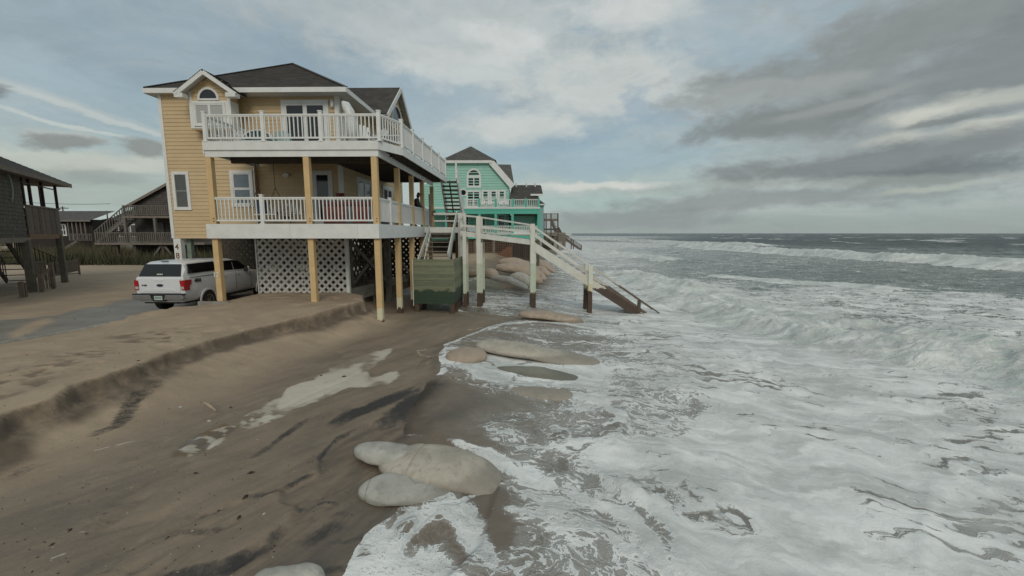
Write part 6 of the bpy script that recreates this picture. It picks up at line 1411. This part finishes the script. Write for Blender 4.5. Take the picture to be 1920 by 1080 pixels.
beam('rake_board', mh, GRW, (-44.5, 48, 6.9), (-38.6, 48, 9.86), .1, .26); beam('rake_board', mh, GRW, (-32.7, 48, 6.9), (-38.6, 48, 9.86), .1, .26)
bx('boarded_window', mh, WHITEW, -38.9, -37.4, 48.38, 48.43, 7.2, 8.7); mb = MB(); mb.tube([(-39.6, 48.2, 8.1), (-39.6, 48.3, 8.0)], .1, 8); mb.build('flood_lamp', WHITE, mh)
bx('upper_deck', mh, GRW, -43.0, -34, 46, 48.4, 5.62, 5.83); bx('lower_deck', mh, GRW, -46.0, -34, 45.5, 48.4, 2.75, 2.98)
railing(mh, (-43.0, 46.05), (-37.0, 46.05), 5.83, 1.15, RL, sp=.20, bw=.07, railw=.1)
railing(mh, (-45.9, 45.55), (-42.0, 45.55), 2.98, 1.1, RL, sp=.22, bw=.08, railw=.1); railing(mh, (-42.0, 45.55), (-36.6, 45.55), 2.98, 1.1, RL, sp=.22, bw=.08, railw=.1)
for x in (-42.9, -39.6, -36.3): bx('post', mh, RL, x-.12, x+.12, 46, 46.24, 2.98, 5.62)
for x in (-43.9, -41.9, -38.8, -36.5): bx('pile', mh, DKW, x-.14, x+.14, 45.8, 46.1, .4, 2.75)
for a, b in (((-40.3, 45.9, 1.0), (-39, 45.9, 2.7)), ((-37.5, 45.9, 1.0), (-38.7, 45.9, 2.7))): beam('brace', mh, RL, a, b, .1, .2)
stairs(mh, (-42.9, 46.9, 5.75), (-46.4, 46.9, 3.1), 1.3, 11, DKW, RL, sh=.3)
for y in (46.2, 47.6):
    beam('hand_rail', mh, RL, (-42.9, y, 6.9), (-46.5, y, 4.2), .08, .08)
    for k in range(13): t = k/12; x = -42.9-3.6*t; z = 5.7-2.65*t; bx('baluster', mh, RL, x-.04, x+.04, y-.03, y+.03, z, z+1.15)
WM_ = Wall('S', 48.42)
for a, b, c_, d_ in ((-41.7, -40.6, 3.4, 5.2), (-37.6, -36.4, 3.4, 5.2)): window(mh, WM_, a, b, c_, d_, trim=.09, bars=(.5,), glass=BLINDD, tm=RL)
bx('door', mh, DKW, -39.2, -38.2, 48.34, 48.42, 2.98, 5.1)
# ------------------------------------------------------------------ low dark cottages
lc = thing('low_dark_cottage', 'low dark brown cottage with long grey roof behind the dune grass', 'cottage', (-62, 62, 1))
bx('wall', lc, mat('dark_brown_wall', (.030, .024, .020), .85), -72, -60.6, 60, 68, 1.0, 5.9)
shingles('roof', lc, ROOFG, [((-73, 59.2, 5.75), (-60.0, 59.2, 5.75), (-60.8, 64, 7.3), (-73, 64, 7.3))], row=.3); bx('fascia', lc, GRW, -73, -60, 59.1, 59.2, 5.6, 5.77)
window(lc, Wall('S', 60), -65.4, -64.4, 3.6, 5.3, trim=.14, bars=(.5,), mull=(.5,))
for x in (-63.6, -63, -62.4, -61.8, -61.2): bx('porch_post', lc, GRW, x, x+.12, 59.4, 59.5, 3.0, 5.6)
stairs(lc, (-61.4, 58.6, 3.0), (-63.6, 57.6, 1.2), 1.2, 8, RL, RL, sh=.25); railing(lc, (-62, 58), (-58.8, 58), 2.9, 1.0, RL, sp=.25, bw=.07)
l2 = thing('small_grey_cottage', 'small pale grey gabled cottage tucked behind the outside stair', 'cottage', (-58, 66, 1))
bx('wall', l2, mat('pale_grey_wall', (.22, .22, .20), .8), -62.0, -55.5, 63.5, 70, 1.0, 6.0)
shingles('roof', l2, ROOFG, [((-62.5, 63, 5.9), (-55, 63, 5.9), (-57, 66, 6.9), (-60.5, 66, 6.9))], row=.3)
mb = MB(); mb.prism([(-63.5, 6.3), (-60.8, 7.5), (-57.6, 6.2)], 1, 66, 72); mb.build('gable', ROOFG, l2)
for a in (-60.2, -58.4): window(l2, Wall('S', 63.5), a, a+1.1, 3.4, 5.3, trim=.12, sub=False, glass=BLINDD)
# ------------------------------------------------------------------ poles and wire
PW = mat('pole_brown', (.09, .065, .05), .9)
for (px, py, label) in ((117, 387, 'wooden utility pole with cross arm above the dark cottage roof'), (200, 395, 'thin utility pole left of the gabled house')):
    v = W(px, py, Y=120); x, z = float(v[0]), float(v[2]); up_l = thing('utility_pole', label, 'pole', (x, 120, 0), 'utility poles')
    mb = MB(); mb.tube([(x, 120, 0), (x, 120, z)], [.2, .14], 8); mb.build('pole', PW, up_l); bx('cross_arm', up_l, PW, x-(1.6 if px < 150 else .6), x+(1.6 if px < 150 else .6), 119.9, 120.1, z-.6, z-.4)
    for k in (-1, 1): bx('insulator', up_l, GLASS, x+k*.45-.05, x+k*.45+.05, 119.95, 120.05, z-.4, z-.2)
v0, v1 = W(-200, 345, Y=44), W(207, 382, Y=48); mb = MB(); pts = [v0+(v1-v0)*t+np.array([0, 0, -.7*4*t*(1-t)]) for t in np.linspace(0, 1, 14)]; mb.tube(pts, .022, 5); tag(mb.build('overhead_wire', BLACK, None), 'thin black wire running to the eave of the gabled house', 'wire')
# ------------------------------------------------------------------ dune grass (nobody could count it)
def grass(name, x0, x1, y0, y1, n, hmin, hmax, m, seed, edge=None):
    r = np.random.default_rng(seed); x = r.uniform(x0, x1, n); y = r.uniform(y0, y1, n)
    k = (fbm(x*.35, y*.35, 3, seed) > .42) | (r.random(n) < .45); x, y = x[k], y[k]; n = len(x)
    z = terrain(x, y)[0]; cl_ = fbm(x*.22, y*.4, 3, seed+4); h_ = (hmin+(hmax-hmin)*r.random(n))*(.45+1.0*cl_); a = r.uniform(0, math.pi, n); w = r.uniform(.02, .06, n); ln = r.uniform(-.35, .35, n)*h_
    V = np.zeros((n, 3, 3)); V[:, 0] = np.stack([x-w*np.cos(a), y-w*np.sin(a), z-.05], 1); V[:, 1] = np.stack([x+w*np.cos(a), y+w*np.sin(a), z-.05], 1); V[:, 2] = np.stack([x+ln, y+ln*.4, z+h_], 1)
    me = bpy.data.meshes.new(name); me.from_pydata(V.reshape(-1, 3).tolist(), [], np.arange(3*n).reshape(-1, 3).tolist()); me.materials.append(m)
    o = link(name, me, None, kind='stuff'); o['label'] = 'tangled olive and straw dune grass and low shrubs behind the sand'; o['category'] = 'grass'; return o
GM = mat('dune_grass_blades', (.060, .062, .026), .8, .3, .35, col2=(.125, .105, .055))
grass('dune_grass', -75, -15, 42.5, 58, 26000, .5, 1.9, GM, 5)
GM2 = mat('dune_shrub', (.026, .034, .014), .85, .3, .5, col2=(.06, .06, .03)); o2 = grass('dune_shrubs', -62, -15, 42.0, 47, 16000, .3, 1.2, GM2, 9); o2['label'] = 'low dark green shrubs along the edge of the sand'; o2['category'] = 'shrubs'
# far treeline and scrub
o3 = grass('far_scrub', -260, -60, 90, 200, 16000, 1., 4.5, GM2, 12); o3['label'] = 'far dark scrub on the flat land behind the cottages'; o3['category'] = 'scrub'
kb = bx('driveway_edge_board', None, mat('edge_concrete', (.30, .28, .25), .8, .2), -12.35, -11.15, 15.92, 16.0, .9, 1.40); tag(kb, 'short concrete block at the foot of the post numbered 12', 'block')
de = thing('driveway_edging', 'long pale timber edging between the wet driveway and the sand terrace', 'edging', (-14.5, 12, .85))
EDM = mat('edging_pale', (.42, .42, .38), .7, .2)
pts = [W(-60, 655, z=.9), W(0, 645, z=.9), W(60, 634, z=.9), W(130, 620, z=.92), W(200, 608, z=.95), (-13.2, 15.9, 1.0)]
for a, b in zip(pts[:-1], pts[1:]): beam('edge_board', de, EDM, (a[0], a[1], zt(a[0]-.25, a[1])+.075), (b[0], b[1], zt(b[0]-.25, b[1])+.08), .05, .10)
